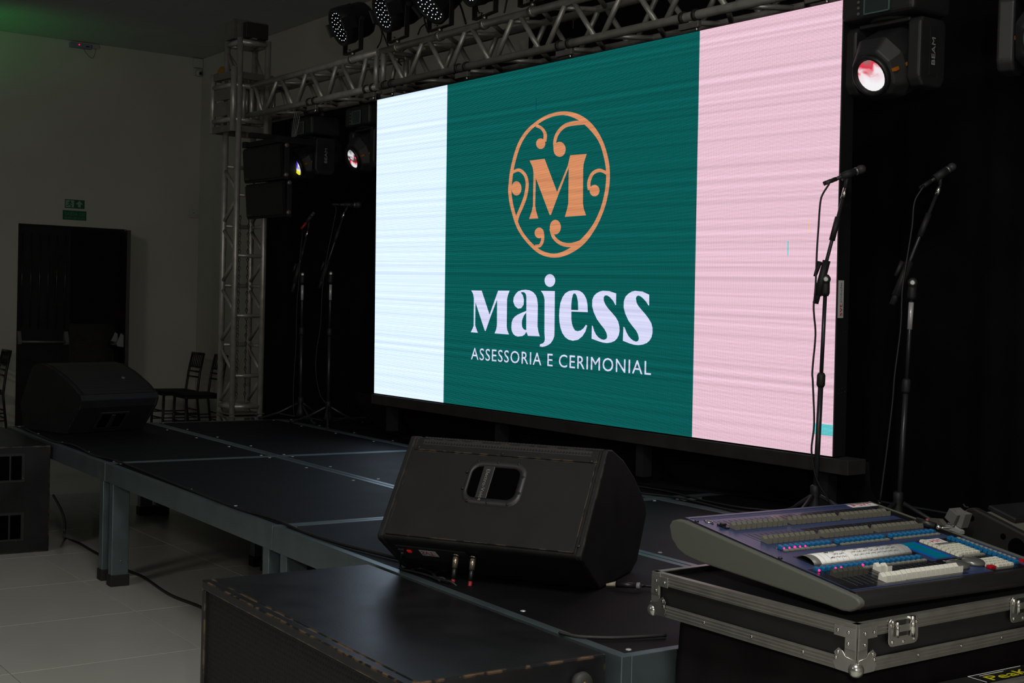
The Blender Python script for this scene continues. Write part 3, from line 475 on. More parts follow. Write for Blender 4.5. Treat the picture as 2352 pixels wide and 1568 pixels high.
for k, z in enumerate(zq):
    for zz_ in (zl[k], zl[k+1]):
        e_ = .03 if zz_ > z else -.03
        MB().tube([WM @ Vector((*cor[1], z+e_)), WM @ Vector((*cor[0], zz_-e_))], .0155, 8).build('brace', ALU, tw, True)
        MB().tube([WM @ Vector((*cor[2], z+e_)), WM @ Vector((*cor[3], zz_-e_))], .0155, 8).build('brace', ALU, tw, True)
for z in (.585, .61): MB().box(-s_-.03, s_+.03, -s_-.03, s_+.03, z, z+.008, WM).build('joint_plate', ALUD, tw, bevel=.003)
for i in range(4):
    a, b = cor[i], cor[(i+1) % 4]; MB().tube([WM @ Vector((*a, .672)), WM @ Vector((*b, .672))], .021, 10).build('rung', ALU, tw, True)
    MB().tube([WM @ Vector((*a, 3.57)), WM @ Vector((*b, 3.57))], .022, 10).build('rung', ALU, tw, True)
    if i != 1: MB().tube([WM @ Vector((*(b if i == 0 else a), 3.20)), WM @ Vector((*(a if i == 0 else b), 3.52))], .0145, 8).build('brace', ALU, tw, True)
MB().box(-s_-.19, s_+.01, -.02, .02, TZ, TZ+.012, WM).build('head_arm', ALUD, tw)
MB().box(-s_+.01, -s_+.016, -s_-.02, s_+.03, TZ+.005, TZ+.155, WM).box(s_*.15, s_*.15+.008, -s_-.02, s_+.03, TZ+.005, TZ+.165, WM).build('head_plate', ALUD, tw)
MB().box(-s_-.01, s_*.4, -s_-.022, -s_-.014, TZ+.005, TZ+.15, WM).build('head_plate', ALUD, tw)
MB().box(s_*.45, s_+.0, -s_+.05, s_, TZ+.013, TZ+.135, WM).build('head_pulley', mat('pulley_dark', (.04, .038, .036), .5, .5), tw, bevel=.004)
MB().box(-s_-.1, s_+.1, -s_-.1, s_+.1, .0, .02, WM).build('base_plate', ALUD, tw, bevel=.003)
# sleeve block around the tower
bc = PD(554, 235, 10.7); BR = math.radians(8); BM = Matrix.Translation((bc.x, bc.y, 0)) @ Matrix.Rotation(BR, 4, 'Z'); hb = .164
zt = PD(543, 166, 10.55).z; zb = PD(540, 303, 10.55).z
sb = thing('sleeve_block', 'square aluminium sleeve block around the tower where the truss joins', 'truss', (bc.x, bc.y, zb), BR)
for x, y in ((-hb, -hb), (hb, -hb), (hb, hb), (-hb, hb)):
    front = (x > 0 and y < 0)
    MB().tube([BM @ Vector((x, y, zb)), BM @ Vector((x, y, zt+(.03 if front else 0)))], .025, 12).build('chord', ALU, sb, True)
for z0, z1 in ((zt-.055, zt), (zt-.30+.17, zt-.085), (zb+.075, zb+.115), (zb, zb+.05)):
    thick = (z1-z0)
    for i in range(4):
        M4 = BM @ Matrix.Rotation(i*math.pi/2, 4, 'Z')
        if z0 in (zt-.055, zb): MB().box(-hb+.02, hb-.02, -hb-.012, -hb+.012, z0, z1, M4).build('flat_rail', ALUD, sb, bevel=.003)
        else: MB().tube([M4 @ Vector((-hb, -hb, z0+.02)), M4 @ Vector((hb, -hb, z0+.02))], .02, 10).build('rail', ALU, sb, True)
ML4 = BM @ Matrix.Rotation(-math.pi/2*0, 4, 'Z')
for z0, z1 in ((zt-.22, zt-.13), (zb+.13, zb+.24)):
    MB().box(-hb+.03, hb-.03, -hb-.008, -hb-.001, z0, z1, BM).build('side_plate', ALUD, sb, bevel=.004)
for y in (-.075, .0, .095): MB().tube([BM @ Vector((hb, y, zb+.09)), BM @ Vector((hb, y, zt-.1))], .019, 10).build('post', ALU, sb, True)
for x in (-.05, .05): MB().tube([BM @ Vector((x, -hb+.03, zb+.05)), BM @ Vector((x, -hb+.03, zt-.06))], .016, 10).build('post', ALU, sb, True)
hp = PD(517, 150, 10.95)
hz = MB().box(hp.x-.07, hp.x+.02, hp.y-.075, hp.y+.02, zt+.001, zt+.05).build('hoist', ALUD, sb, bevel=.01, label='yellow topped hoist')
MB().lathe((hp.x, hp.y, zt+.003), (0, 0, 1), [(0, .05), (.02, .062), (.075, .06), (.105, .035), (.11, .004)], 16).build('hoist_cover', mat('hoist_yellow', (.30, .15, .012), .5), hz, True)
# chains down the tower
for k, (px, lab) in enumerate(((552, 'steel lifting chain hanging inside the tower, left of the two'), (571, 'steel lifting chain hanging inside the tower, right of the two'))):
    top = PD(px, 500, 10.72); b = MB(); z = top.z
    while z > .72:
        a = 0 if int(z/.034) % 2 else math.pi/2; d = Vector((math.cos(a), math.sin(a), 0))*.009
        c_ = Vector((top.x, top.y, z)); b.tube([c_+Vector((0, 0, .022)), c_+d, c_-Vector((0, 0, .022)), c_-d, c_+Vector((0, 0, .022))], .0035, 4, False); z -= .034
    o = b.build('chain', mat('chain_steel', (.12, .11, .10), .4, .8)); tag(o, lab, 'chain', 'chains in the tower')
# ================================================================ LED PAR CANS on the upper chord
PARB = mat('par_black', (.012, .012, .012), .38, noise=.2)
LENS = mat('led_lens', (.55, .6, .6), .12, .6, emis=(.75, .9, .95), es=1.1)  # emission stands in for the glints on the LED lenses
def make_par(label):
    t = thing('par_can', label, 'stage light', (0, 0, 0), 0, 'flat LED par cans on the truss')
    # local frame: chord top at origin, yoke up, body axis along local -y
    A = Vector((0, -1, 0)); H = Vector((0, 0, .235))
    b = MB(); b.lathe(H+Vector((0, .135, 0)), A, [(0, .05), (.006, .085), (.03, .112), (.06, .122), (.17, .126), (.175, .134), (.26, .134), (.262, .126), (.262, .112), (.25, .110)], 28)
    body = b.build('body', PARB, t, True)
    for a in (-1, 0, 1): MB().box(-.02+a*.055, .02+a*.055, -.125, .02, .118+.235-abs(a)*.02, .128+.235-abs(a)*.02).build('cooling_fin', PARB, body, bevel=.003)
    for a in (-1, 1): MB().box(a*.134-.006, a*.134+.006, -.15, -.04, .19, .28).build('side_bracket', PARB, body, bevel=.003)
    MB().lathe(H+Vector((0, -.113, 0)), A, [(0, .112), (.002, .112)], 28).build('front_plate', BLKM, t, True)
    q = MB()
    for ring, n in ((.0, 1), (.032, 6), (.064, 12), (.096, 18)):
        for k in range(n):
            a = 2*math.pi*k/n+ring*9; q.lathe(H+Vector((ring*math.cos(a), -.115, ring*math.sin(a))), A, [(0, .0036), (.003, .0032), (.004, .0015)], 6)
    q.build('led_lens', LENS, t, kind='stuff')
    y = MB()
    for sx in (-1, 1): y.box(sx*.142-.003, sx*.142+.003, -.018, .018, .03, .235)
    y.box(-.145, .145, -.018, .018, .024, .031); y.build('yoke', PARB, t, bevel=.002)
    for sx in (-1, 1): MB().lathe(H+Vector((sx*.146, 0, 0)), (sx, 0, 0), [(0, .018), (.02, .02), (.022, .012)], 12).build('yoke_knob', BLKM, t, True)
    c_ = MB().lathe((-.018, 0, -.0235), (1, 0, 0), [(0, .026), (0, .032), (.036, .032), (.036, .026)], 14).box(-.012, .012, -.012, .012, .0, .03).build('clamp', mat('clamp_steel', (.35, .33, .30), .3, .8), t, True)
    MB().tube([(-.02, -.03, .035), (.02, -.03, .035)], .006, 6).build('wing_nut', CHROME, c_)
    st = MB().box(.1335, .1358, -.10, -.045, .217, .253).build('sticker', STK, t)
    text('SVT', .03, frame(Vector((.1362, -.05, .222)), (0, -1, 0), (0, 0, 1)) @ Matrix.Scale(-1, 4, (1, 0, 0)) @ Matrix.Scale(-1, 4, (1, 0, 0)), RED, st, fit=(.044, .024))
    return t
pars = [((812, 55), -.12, .42), ((915, 30), -.12, .38), ((1012, 14), -.06, .80), ((1115, -15), -.15, .3), ((1225, -32), -.1, .3)]
pl_ = ['first from left, white sticker on its side', 'second from the left', 'third from the left, tipped downward', 'fourth from left, cut by the top', 'fifth, only its rim in view']
base = make_par('x'); HP = Matrix.Translation((0, 0, .235))
def tip(root, a):
    for ch in root.children:
        if ch.name.split('.')[0] in ('body', 'front_plate', 'led_lens', 'sticker'): ch.matrix_local = HP @ Matrix.Rotation(a, 4, 'X') @ HP.inverted()
for k, ((px, py), rz, tl) in enumerate(pars):
    x = tx(px, py); Mx = TM @ Matrix.Translation((x, 0, TS_-.0048*x+.0235)) @ Matrix.Rotation(rz, 4, 'Z')
    lab = 'black LED par can on the upper chord, '+pl_[k]
    if k < 4: o = copy_tree(base, Mx, lab)
    else: o = base; o.matrix_world = Mx; o['label'] = lab
    tip(o, tl)
# cables looping behind the cans
def tpt(x, z, y=.0): return TM @ Vector((x, y, z))
def pxt(px, py, y=.1): p = PP(px, py, TM.to_3x3() @ Vector((0, 1, 0)), TM @ Vector((0, y, 0))); return p
cable([pxt(850, 30), pxt(862, 40), pxt(872, 60), pxt(885, 90), pxt(893, 112)], .006, 'black power lead from the first par can down to the truss', group='par can leads')
cable([pxt(858, 54), pxt(870, 58), pxt(877, 75), pxt(874, 95), pxt(866, 110)], .005, 'black loop of lead behind the first par can', group='par can leads')
cable([pxt(973, 35), pxt(978, 60), pxt(985, 75)], .006, 'short black lead between second and third par can', group='par can leads')
cable([pxt(985, 50), pxt(968, 62), pxt(960, 80)], .005, 'thin black lead under the third par can', group='par can leads')
cable([pxt(1050, -5), pxt(1060, 20), pxt(1070, 55)], .007, 'straight black cable in front of the wall left of the fourth par can', group='par can leads')
cable([pxt(1095, 5), pxt(1098, 25), pxt(1110, 38)], .005, 'short lead at the foot of the fourth par can', group='par can leads')
cable([pxt(1165, -5), pxt(1162, 10), pxt(1158, 30)], .006, 'thick lead right of the fourth par can', group='par can leads')
cable([pxt(940, 108, .2), pxt(925, 118, .2), pxt(916, 140, .2), pxt(922, 150, .2)], .005, 'cable loop inside the truss near the section joint', group='par can leads')
for k, (px, py) in enumerate(((985, 108), (1317, 42))):
    p = pxt(px, py, .3); z_ = thing('strap_end', ('yellow strap end seen through the truss over the white band', 'small yellow hook seen through the truss over the green field')[k], 'hook', p, 0, 'yellow pieces behind the truss')
    MB().ball(p, .028 if k == 0 else .02, 10, .7).build('strap_body', mat('strap_yellow', (.28, .2, .03), .6), z_, True)
    MB().tube([p, p-Vector((0, 0, .06 if k else .03))], .002, 5).build('strap_tail', mat('strap_yellow', (0, 0, 0)), z_)
# ================================================================ MOVING HEADS under the lower chord
MHB = mat('moving_head_black', (.020, .020, .021), .5, noise=.12); ORG = mat('orange_label', (.55, .16, .01), .5)
def make_head(label, tilt, cols, strength):
    t = thing('moving_head', label, 'stage light', (0, 0, 0), 0, 'beam moving heads under the truss')
    # origin at the bottom of the chord, hangs down; yoke arms on local +-x, beam toward local -y when level
    b = MB().box(-.185, .185, -.125, .125, -.185, -.045).build('base', MHB, t, bevel=.02, seg=3)
    MB().box(-.05, .07, -.134, -.13, -.17, -.085).build('display', mat('display_grey', (.028, .04, .04), .3), b)
    fm = MB()
    for a, c_, d, e in ((-.055, -.05, -.175, -.08), (.07, .075, -.175, -.08), (-.055, .075, -.175, -.17), (-.055, .075, -.085, -.08)): fm.box(a, c_, -.136, -.13, d, e)
    fm.build('display_frame', mat('display_line', (.10, .16, .15), .4), b)
    for k in range(4): MB().lathe((-.085, -.13, -.165+k*.024), (0, -1, 0), [(0, .007), (.004, .006)], 8).build('button', mat('button_grey', (.12, .13, .13), .5), b)
    for sx in (-1, 1): MB().box(sx*.13-.02, sx*.13+.02, -.02, .02, -.045, .0).lathe((sx*.13-.02, 0, .0235), (1, 0, 0), [(0, .0255), (0, .034), (.04, .034), (.04, .0255)], 14).build('clamp', mat('dark_clamp', (0, 0, 0)), t, True)
    MB().lathe((0, 0, -.186), (0, 0, -1), [(0, .10), (.012, .095)], 20).build('pan_bearing', BLKM, t, True)
    y = MB()
    for sx in (-1, 1):
        P = [(-.07, -.205), (.07, -.205), (.085, -.225), (.085, -.45), (.06, -.485), (-.06, -.485), (-.085, -.45), (-.085, -.225)]
        o = MB().prism([(sx*.130, a, c_) for a, c_ in P], (sx*.065, 0, 0)).build('yoke_arm', MHB, t, bevel=.012, seg=3)
        pl = MB(); pl.box(sx*.1945, sx*.1965, -.022, .022, -.44, -.24); plate = pl.build('logo_plate', BLKM, o, bevel=.01)
        F_ = frame(Vector((sx*.1970, 0, -.34)), (0, 0, 1), (0, -sx, 0))
        text('BEAM', .04, F_ @ Matrix.Translation((-.055, -.011, 0)), mat('beam_white', (.42, .42, .42), .4), plate, fit=(.11, .022))
    MB().box(-.13, .13, -.07, .07, -.215, -.197).build('yoke_bridge', MHB, t, bevel=.006)
    R = Matrix.Translation((0, .01, -.355)) @ Matrix.Rotation(tilt, 4, 'X')
    # head body: octagonal section, longer to the rear
    sec = [(-.125, -.07), (-.075, -.125), (.075, -.125), (.125, -.07), (.125, .06), (.065, .135), (-.065, .135), (-.125, .06)]
    hb_ = MB(); rings = ((-.16, .72), (-.10, 1.0), (.12, 1.0), (.20, .8))
    vs = [R @ Vector((a*k, y, c_*k)) for y, k in rings for a, c_ in sec]; n = 8
    hb_.add(vs, [tuple(range(n)), tuple(range(3*n, 4*n))]+[(i*n+j, i*n+(j+1) % n, (i+1)*n+(j+1) % n, (i+1)*n+j) for i in range(3) for j in range(n)])
    head = hb_.build('head', MHB, t, bevel=.012, seg=3)
    ax = R.to_3x3() @ Vector((0, -1, 0))
    MB().lathe(R @ Vector((0, -.15, 0)), ax, [(0, .088), (.03, .086), (.032, .074), (.012, .068)], 28).build('lens_ring', BLK, head, True)
    def lens(poly, m_, d): MB().prism([R @ Vector((a, -.164-d, c_)) for a, c_ in poly], ax*.004).build('lens', m_, head)
    circ = [(.066*math.cos(a), .066*math.sin(a)) for a in [2*math.pi*i/24 for i in range(24)]]
    MM = bpy.data.materials.new('lens_reflection_glow'); MM.use_nodes = True; nt = MM.node_tree; N = nt.nodes; L = nt.links; bs = N['Principled BSDF']  # emissive colour patches imitate reflections in the lens
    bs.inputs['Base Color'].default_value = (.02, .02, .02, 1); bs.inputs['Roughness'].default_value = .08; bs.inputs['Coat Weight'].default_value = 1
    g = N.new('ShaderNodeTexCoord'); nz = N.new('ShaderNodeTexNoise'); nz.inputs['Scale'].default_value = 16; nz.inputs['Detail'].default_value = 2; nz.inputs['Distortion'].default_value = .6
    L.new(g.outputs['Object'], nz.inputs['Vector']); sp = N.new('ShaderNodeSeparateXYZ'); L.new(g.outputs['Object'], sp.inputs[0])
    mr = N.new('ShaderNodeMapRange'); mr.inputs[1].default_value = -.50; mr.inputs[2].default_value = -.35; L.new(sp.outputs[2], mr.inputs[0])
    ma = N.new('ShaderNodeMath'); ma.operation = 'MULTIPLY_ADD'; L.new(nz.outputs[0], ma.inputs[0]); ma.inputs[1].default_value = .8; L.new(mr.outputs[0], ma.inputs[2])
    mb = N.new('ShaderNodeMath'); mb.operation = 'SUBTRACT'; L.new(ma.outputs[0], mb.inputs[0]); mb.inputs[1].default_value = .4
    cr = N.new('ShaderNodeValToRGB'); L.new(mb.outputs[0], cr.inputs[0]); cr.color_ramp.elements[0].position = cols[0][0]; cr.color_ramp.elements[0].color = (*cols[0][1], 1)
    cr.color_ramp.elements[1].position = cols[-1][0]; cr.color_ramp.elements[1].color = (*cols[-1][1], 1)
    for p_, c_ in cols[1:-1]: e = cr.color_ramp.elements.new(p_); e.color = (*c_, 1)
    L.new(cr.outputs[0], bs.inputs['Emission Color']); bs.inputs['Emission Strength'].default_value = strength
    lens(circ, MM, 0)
    for sx in (-1, 1): MB().prism([R @ Vector((sx*.1262, a, c_)) for a, c_ in ((-.10, .0), (-.02, .0), (-.02, .014), (-.10, .014))], (sx*.0012, 0, 0)).build('orange_label', ORG, head)
    MB().prism([R @ Vector((a, -.132, c_)) for a, c_ in ((.075, .0), (.115, .0), (.115, .013), (.075, .013))], ax*.02).build('orange_label', ORG, head)
    return t
W1 = (.95, .93, .95); R1 = (.75, .02, .06); D1 = (.02, .01, .01)
def hang(px, py, rz, tilt, label, cols, st, y=0.):
    q = TM.inverted() @ PP(px, py, TM.to_3x3() @ Vector((0, 1, 0)), TM @ Vector((0, y, 0))); x = q.x
    t = make_head(label, tilt, cols, st); t.matrix_world = TM @ Matrix.Translation((x, y, -.0048*x-.0235)) @ Matrix.Rotation(rz, 4, 'Z'); return t
hang(723, 340, math.radians(-2), .40, 'black moving head beside the hanging speakers, blue and yellow painted lens reflection', [(.25, (.9, .85, .02)), (.42, (.95, .95, .9)), (.58, (.12, .02, .8)), (.8, (.02, .02, .3))], 1.0, TY)
hang(853, 335, math.radians(-2), .40, 'black moving head at the left edge of the screen, white and red painted lens reflection', [(.2, W1), (.42, R1), (.5, D1), (.62, W1), (.85, (.3, .3, .3))], .95, TY)
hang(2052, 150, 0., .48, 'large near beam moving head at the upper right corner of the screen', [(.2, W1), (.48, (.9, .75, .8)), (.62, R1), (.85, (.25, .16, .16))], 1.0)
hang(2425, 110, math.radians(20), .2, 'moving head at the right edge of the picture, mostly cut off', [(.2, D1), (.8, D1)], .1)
# ================================================================ HANGING LINE ARRAY
LB = mat('array_black', (.0035, .0035, .0038), .7, noise=.2); GR = mesh_mat('array_grille', (.004, .004, .0045), (.002, .002, .002), 110)
la = PD(600, 400, 9.9)
LM = Matrix.Translation((la.x, la.y, 0)) @ Matrix.Rotation(math.radians(4), 4, 'Z')
def cabinet(zt, zb, dy, label):
    t = thing('line_array_speaker', label, 'speaker', LM @ Vector((0, 0, zb)), math.radians(4), 'speakers hanging in the array')
    w = .315; wr = .03; dd = .28
    vs = [LM @ Vector(p) for p in ((-w, dy, zt), (w, dy, zt), (w, dy+.018, zb), (-w, dy+.018, zb), (-wr, dy+dd, zt-.03), (wr, dy+dd, zt-.03), (wr, dy+dd, zb+.035), (-wr, dy+dd, zb+.035))]
    MB().add(vs, [(0, 1, 2, 3), (4, 5, 6, 7), (0, 1, 5, 4), (1, 2, 6, 5), (2, 3, 7, 6), (3, 0, 4, 7)]).build('cabinet', LB, t, bevel=.008)
    MB().prism([LM @ Vector((-w+.02, a, z)) for a, z in ((dy-.012, zt-.018), (dy-.002, zt-.018), (dy+.016, zb+.018), (dy+.006, zb+.018))], LM.to_3x3() @ Vector((2*w-.04, 0, 0))).build('grille', GR, t)
    MB().box(-w+.05, -w+.11, dy-.016+.012, dy-.006+.012, zb+.022, zb+.036, LM).build('badge', mat('badge_grey', (.06, .06, .06), .4, .5), t)
    MB().box(w+.001, w+.012, dy-.0+.02, dy+.06, zb+.0, zt-.03, LM).build('rigging_plate', BLKM, t, bevel=.003)
    for z in (zt-.02, zb+.03): MB().lathe(LM @ Vector((w+.012, dy+.03, z)), LM.to_3x3() @ Vector((1, 0, 0)), [(0, .018), (.018, .018), (.022, .010)], 14).build('rigging_knob', mat('knob_steel', (.22, .21, .20), .35, .7), t, True)
    return t
z1 = PD(600, 335, 9.9).z; z2 = PD(600, 417, 9.9).z; z3 = PD(605, 500, 9.9).z
cabinet(z1, z2+.003, .0, 'black line array speaker, upper of the two hanging in front of the truss tower'); cabinet(z2-.003, z3, .028, 'black line array speaker, lower of the two hanging in front of the truss tower')
t = thing('flying_frame', 'black steel flying frame on top of the hanging speakers', 'bracket', LM @ Vector((0, 0, z1)), math.radians(4))
for sx in (-1, 1): MB().box(sx*.27-.02, sx*.27+.02, -.02, .30, z1+.004, z1+.05, LM).build('frame_bar', LB, t, bevel=.003)
for y in (.02, .26): MB().box(-.249, .249, y-.02, y+.02, z1+.006, z1+.045, LM).build('frame_bar', LB, t, bevel=.003)
MB().box(-.02, .02, -.1, .34, z1+.052, z1+.09, LM).build('lifting_bar', LB, t, bevel=.003)
for k in range(4): MB().tube([LM @ Vector((.28+.02*k, .1, z1+.05)), LM @ Vector((.20+.03*k, .16, z1+.24))], .0035, 5).build('sling_wire', CHROME, t)
# ================================================================ MICROPHONE STANDS
STB = mat('mic_stand_black', (.05, .05, .055), .32, .5); CLU = mat('clutch_black', (.014, .014, .015), .6)
def stand(base, d, joint, low, top, mtail, mhead, leg_rot, label, mlabel, red=False, stk=True, clutch2=None):
    P = base; t = thing('mic_stand', label, 'mic stand', P, 0, 'microphone stands on the stage')
    J = PD(*joint, d); Lo = PD(*low, d); Tp = PD(*top, d); Mt_ = PD(*mtail, d); Mh = PD(*mhead, d)
    up = Vector((0, 0, 1)); zt = J.z-.07; lean = (J-P)*(1/(J.z-P.z)); Q = lambda z: P+lean*(z-P.z)
    MB().tube([Q(P.z+.10), Q(zt-.35)], .0115, 10).build('lower_tube', STB, t, True)
    MB().tube([Q(zt-.36), Q(zt)], .0085, 10).build('upper_tube', STB, t, True)
    if stk: MB().tube([Q(zt-.12), Q(zt-.01)], .0105, 10).build('height_sticker', mat('sticker_silver', (.6, .6, .6), .3, .3), t, True)
    MB().lathe(Q(zt-.38), lean, [(0, .013), (.01, .018), (.05, .018), (.06, .013)], 12).build('height_clutch', CLU, t, True)
    MB().lathe(Q(zt), lean, [(0, .014), (.012, .019), (.08, .017), (.09, .010)], 12).build('top_clutch', CLU, t, True)
    MB().lathe((P.x, P.y, .64+.04+.0), up, [(0, .012), (.0, .032), (.03, .026), (.09, .016), (.11, .020), (.135, .020), (.14, .012)], 14).build('leg_hub', CLU, t, True)
    for k in range(3):
        a = leg_rot+k*2*math.pi/3; dv = Vector((math.cos(a), math.sin(a), 0))
        lg = MB().tube([P+up*.135+dv*.02, P+up*.06+dv*.16, P+up*.014+dv*.29], .0085, 8).build('leg', STB, t, True)
        MB().tube([P+up*.035+dv*.04, P+up*.055+dv*.17], .004, 5).build('brace', STB, lg)
        MB().tube([P+up*.02+dv*.275, P+up*.0115+dv*.315], .011, 8).build('rubber_foot', RUB, lg, True)
    # boom pivot
    side = (CP-J).normalized()
    MB().lathe(J-side*.016, side, [(0, .020), (.030, .020), (.034, .012)], 14).build('boom_pivot', CLU, t, True)
    MB().lathe(J+side*.019, side, [(0, .012), (.012, .012), (.014, .008)], 10).build('pivot_bolt', mat('bolt_grey', (.35, .35, .33), .35, .6), t, True)
    MB().tube([J, Q(zt+.055)], .011, 8).build('pivot_neck', CLU, t, True)
    ax = (Tp-Lo).normalized(); q = Lo+ax*(J-Lo).dot(ax)
    MB().tube([Lo, Tp], .0075, 10).build('boom', STB, t, True)
    MB().tube([q-ax*.075, q+ax*.075], .0165, 10).build('boom_clutch', CLU, t, True)
    s2 = ax.cross(side).normalized(); s2 = s2 if s2.dot(r_) < 0 else -s2; MB().tube([q+s2*.026+ax*.065, q+s2*.030+ax*.0], .011, 8, True, .007).build('clutch_lever', CLU, t, True)
    MB().tube([Lo-ax*.0, Lo+ax*.09], .0125, 10).build('counterweight', CLU, t, True)
    e = Tp-ax*.16; MB().tube([e-ax*.05, e+ax*.05], .0125, 10).build('boom_extension_clutch', CLU, t, True)
    MB().tube([Tp-ax*.03, Tp+ax*.015], .010, 8).build('thread_collar', CHROME, t, True)
    ma = (Mh-Mt_).normalized(); L = (Mh-Mt_).length; c_ = Mt_+ma*L*.42
    MB().tube([Tp+ax*.01, c_-ma*.0], .008, 8).build('clip_neck', CLU, t, True)
    MB().tube([c_-ma*.03, c_+ma*.03], .0175, 10).build('mic_clip', CLU, t, True)
    mic = thing('microphone', mlabel, 'microphone', Mt_, 0, 'vocal microphones')
    k = L/.17
    MB().lathe(Mt_, ma, [(0, .009*k), (.006*k, .0115*k), (.02*k, .0115*k), (.10*k, .017*k), (.118*k, .019*k)], 14).build('handle', mat('mic_grey', (.035, .036, .038), .35, .3), mic, True)
    MB().lathe(Mt_+ma*.118*k, ma, [(0, .0215*k), (.008*k, .0235*k), (.014*k, .0215*k)], 14).build('collar', mat('collar_silver', (.28, .29, .29), .3, .8), mic, True)
    MB().lathe(Mt_+ma*.132*k, ma, [(0, .020*k), (.012*k, .0255*k), (.028*k, .025*k), (.040*k, .019*k), (.046*k, .008*k)], 16).build('grille', mesh_mat('mic_grille', (.05, .05, .05), (.015, .015, .015), 300, .4), mic, True)
    pg = MB().tube([Mt_-ma*.055, Mt_+ma*.002], .0095, 10).build('plug', mat('red_plug', (.4, .01, .02), .4) if red else CLU, mic, True)
    return Mt_-ma*.05
SB = PZ(753, 978, .64); SA = PZ(690, 967, .64); SCc = PZ(1869, 1212, .64); SD = PZ(2060, 1230, .64)
def dep(P): return (P-CP).dot(f_)
dB, dA, dC, dD = dep(SB), dep(SA), dep(SCc), dep(SD)
e1 = stand(SB, dB, (760, 628), (734, 662), (790, 492), (781, 470), (828, 471), -2.55, 'black boom mic stand just left of the screen, the nearer of the left pair', 'microphone lying level on the stand just left of the screen')
e2 = stand(SA, dA, (695, 630), (672, 671), (706, 535), (703, 512), (722, 488), -2.2, 'black boom mic stand farther left beside the truss tower', 'microphone with a red plug on the farthest left stand', red=True)
e3 = stand(SCc, dC, (1897, 641), (1873, 697), (1940, 440), (1920, 411), (1985, 386), 2.9, 'black boom mic stand silhouetted against the pink edge of the screen', 'microphone pointing right above the right edge of the screen', stk=False)
e4 = stand(SD, dD, (2096, 649), (2049, 700), (2157, 433), (2138, 416), (2192, 380), .6, 'black boom mic stand against the black curtain at the right', 'microphone on the rightmost stand against the black curtain')
def pc(pts, d): return [PD(x, y, d) for x, y in pts]
cable([e1]+pc(((772, 480), (765, 520), (750, 593), (742, 650), (739, 690), (736, 750), (727, 807), (726, 859), (735, 905), (750, 928)), dB-.03), .0035, 'thin mic cable hanging beside the stand just left of the screen', group='microphone cables')
cable([e2]+pc(((694, 545), (689, 590), (687, 640), (682, 700), (680, 790), (675, 870), (674, 930), (676, 955)), dA-.03), .0035, 'thin mic cable hanging from the farthest left microphone', group='microphone cables')
cable([e3]+pc(((1905, 420), (1890, 445), (1884, 466), (1880, 520), (1876, 583), (1873, 660), (1869, 700), (1870, 727), (1873, 770), (1866, 850), (1867, 880), (1870, 972), (1864, 1035), (1874, 1096), (1895, 1135), (1912, 1162)), dC-.05), .0042, 'mic cable hanging in front of the pink band of the screen', group='microphone cables')
cable([e4]+pc(((2122, 427), (2104, 455), (2098, 480), (2095, 520), (2082, 602), (2073, 660), (2071, 695), (2068, 760), (2055, 860), (2050, 923), (2036, 1040), (2021, 1153)), dD-.04), .0042, 'mic cable drooping from the rightmost microphone', group='microphone cables')
# ================================================================ WEDGE MONITORS
WD = mat('monitor_paint', (.0110, .0110, .0113), .66, spec=.3, noise=.22, nscale=11, bump=.3, bscale=300, edge=((.26, .17, .09), .005, 30), chips=((.25, .17, .10), 26, .765))
WDD = mat('monitor_side', (.012, .012, .0125), .7, noise=.2, bump=.3, bscale=300)
HEX = mesh_mat('hex_grille', (.024, .022, .020), (.004, .004, .004), 95, .5)
def wedge(prof, wid, M, label, badge):
    """prof: (depth, height) outline seen from the end; x along the cabinet"""
    t = thing('wedge_monitor', label, 'speaker', M=M)
    MB().prism([M @ Vector((.006, a, z)) for a, z in prof], M.to_3x3() @ Vector((wid-.012, 0, 0))).build('cabinet', WD, t, bevel=.008, seg=3)
    for x in (0, wid-.022):
        c_ = (sum(p[0] for p in prof)/len(prof), sum(p[1] for p in prof)/len(prof))
        pr_ = [(c_[0]+(a-c_[0])*1.015, max(.0, c_[1]+(z-c_[1])*1.015)) for a, z in prof]
        MB().prism([M @ Vector((x, a, z)) for a, z in pr_], M.to_3x3() @ Vector((.022, 0, 0))).build('end_cap', WD, t, bevel=.006, seg=3)
    return t
P1 = Vector((3.715, .459, .64)); P1L = Vector((3.125, .072, .64)); AX = (P1-P1L); wl = AX.length; AX.normalize()
WMx = frame(P1L-AX*.0, AX, Vector((0, 0, 1)).cross(AX))   # x = along, y = away, z = up
WMx = Matrix.Translation(P1L) @ Matrix.Rotation(math.atan2(AX.y, AX.x), 4, 'Z')
prof = [(0, 0), (.315, 0), (.375, .03), (.465, .176), (.455, .208), (.40, .258), (.306, .325), (.20, .385), (.081, .430), (.037, .434), (-.183, .135), (-.178, .120)]
wn = wedge(prof, wl, WMx, 'big black wedge monitor with a handle recess, nearest the camera on the stage edge', False)
# panel plane between (-.183,.135) and (.037,.434)
pa, pb_ = Vector((0, -.183, .135)), Vector((0, .037, .434)); pv = (pb_-pa).normalized(); PLN = pv.length; pn = Vector((0, -pv.z, pv.y))
FM = WMx @ frame(pa, (1, 0, 0), pv)     # x along, y up the panel, z = outward?
zs_ = 1 if (FM.to_3x3() @ Vector((0, 0, 1))).dot(WMx.to_3x3() @ pn) > 0 else -1
def FV(x, y, z): return FM @ Vector((x, y, z*zs_))
def fbox(x0, x1, y0, y1, z0, z1, mtl, name, par, bev=.002): return MB().add([FV(x, y, z) for z in (z0, z1) for x, y in ((x0, y0), (x1, y0), (x1, y1), (x0, y1))], [(3, 2, 1, 0), (4, 5, 6, 7), (0, 1, 5, 4), (1, 2, 6, 5), (2, 3, 7, 6), (3, 0, 4, 7)]).build(name, mtl, par, bevel=bev)
LP_ = (pb_-pa).length
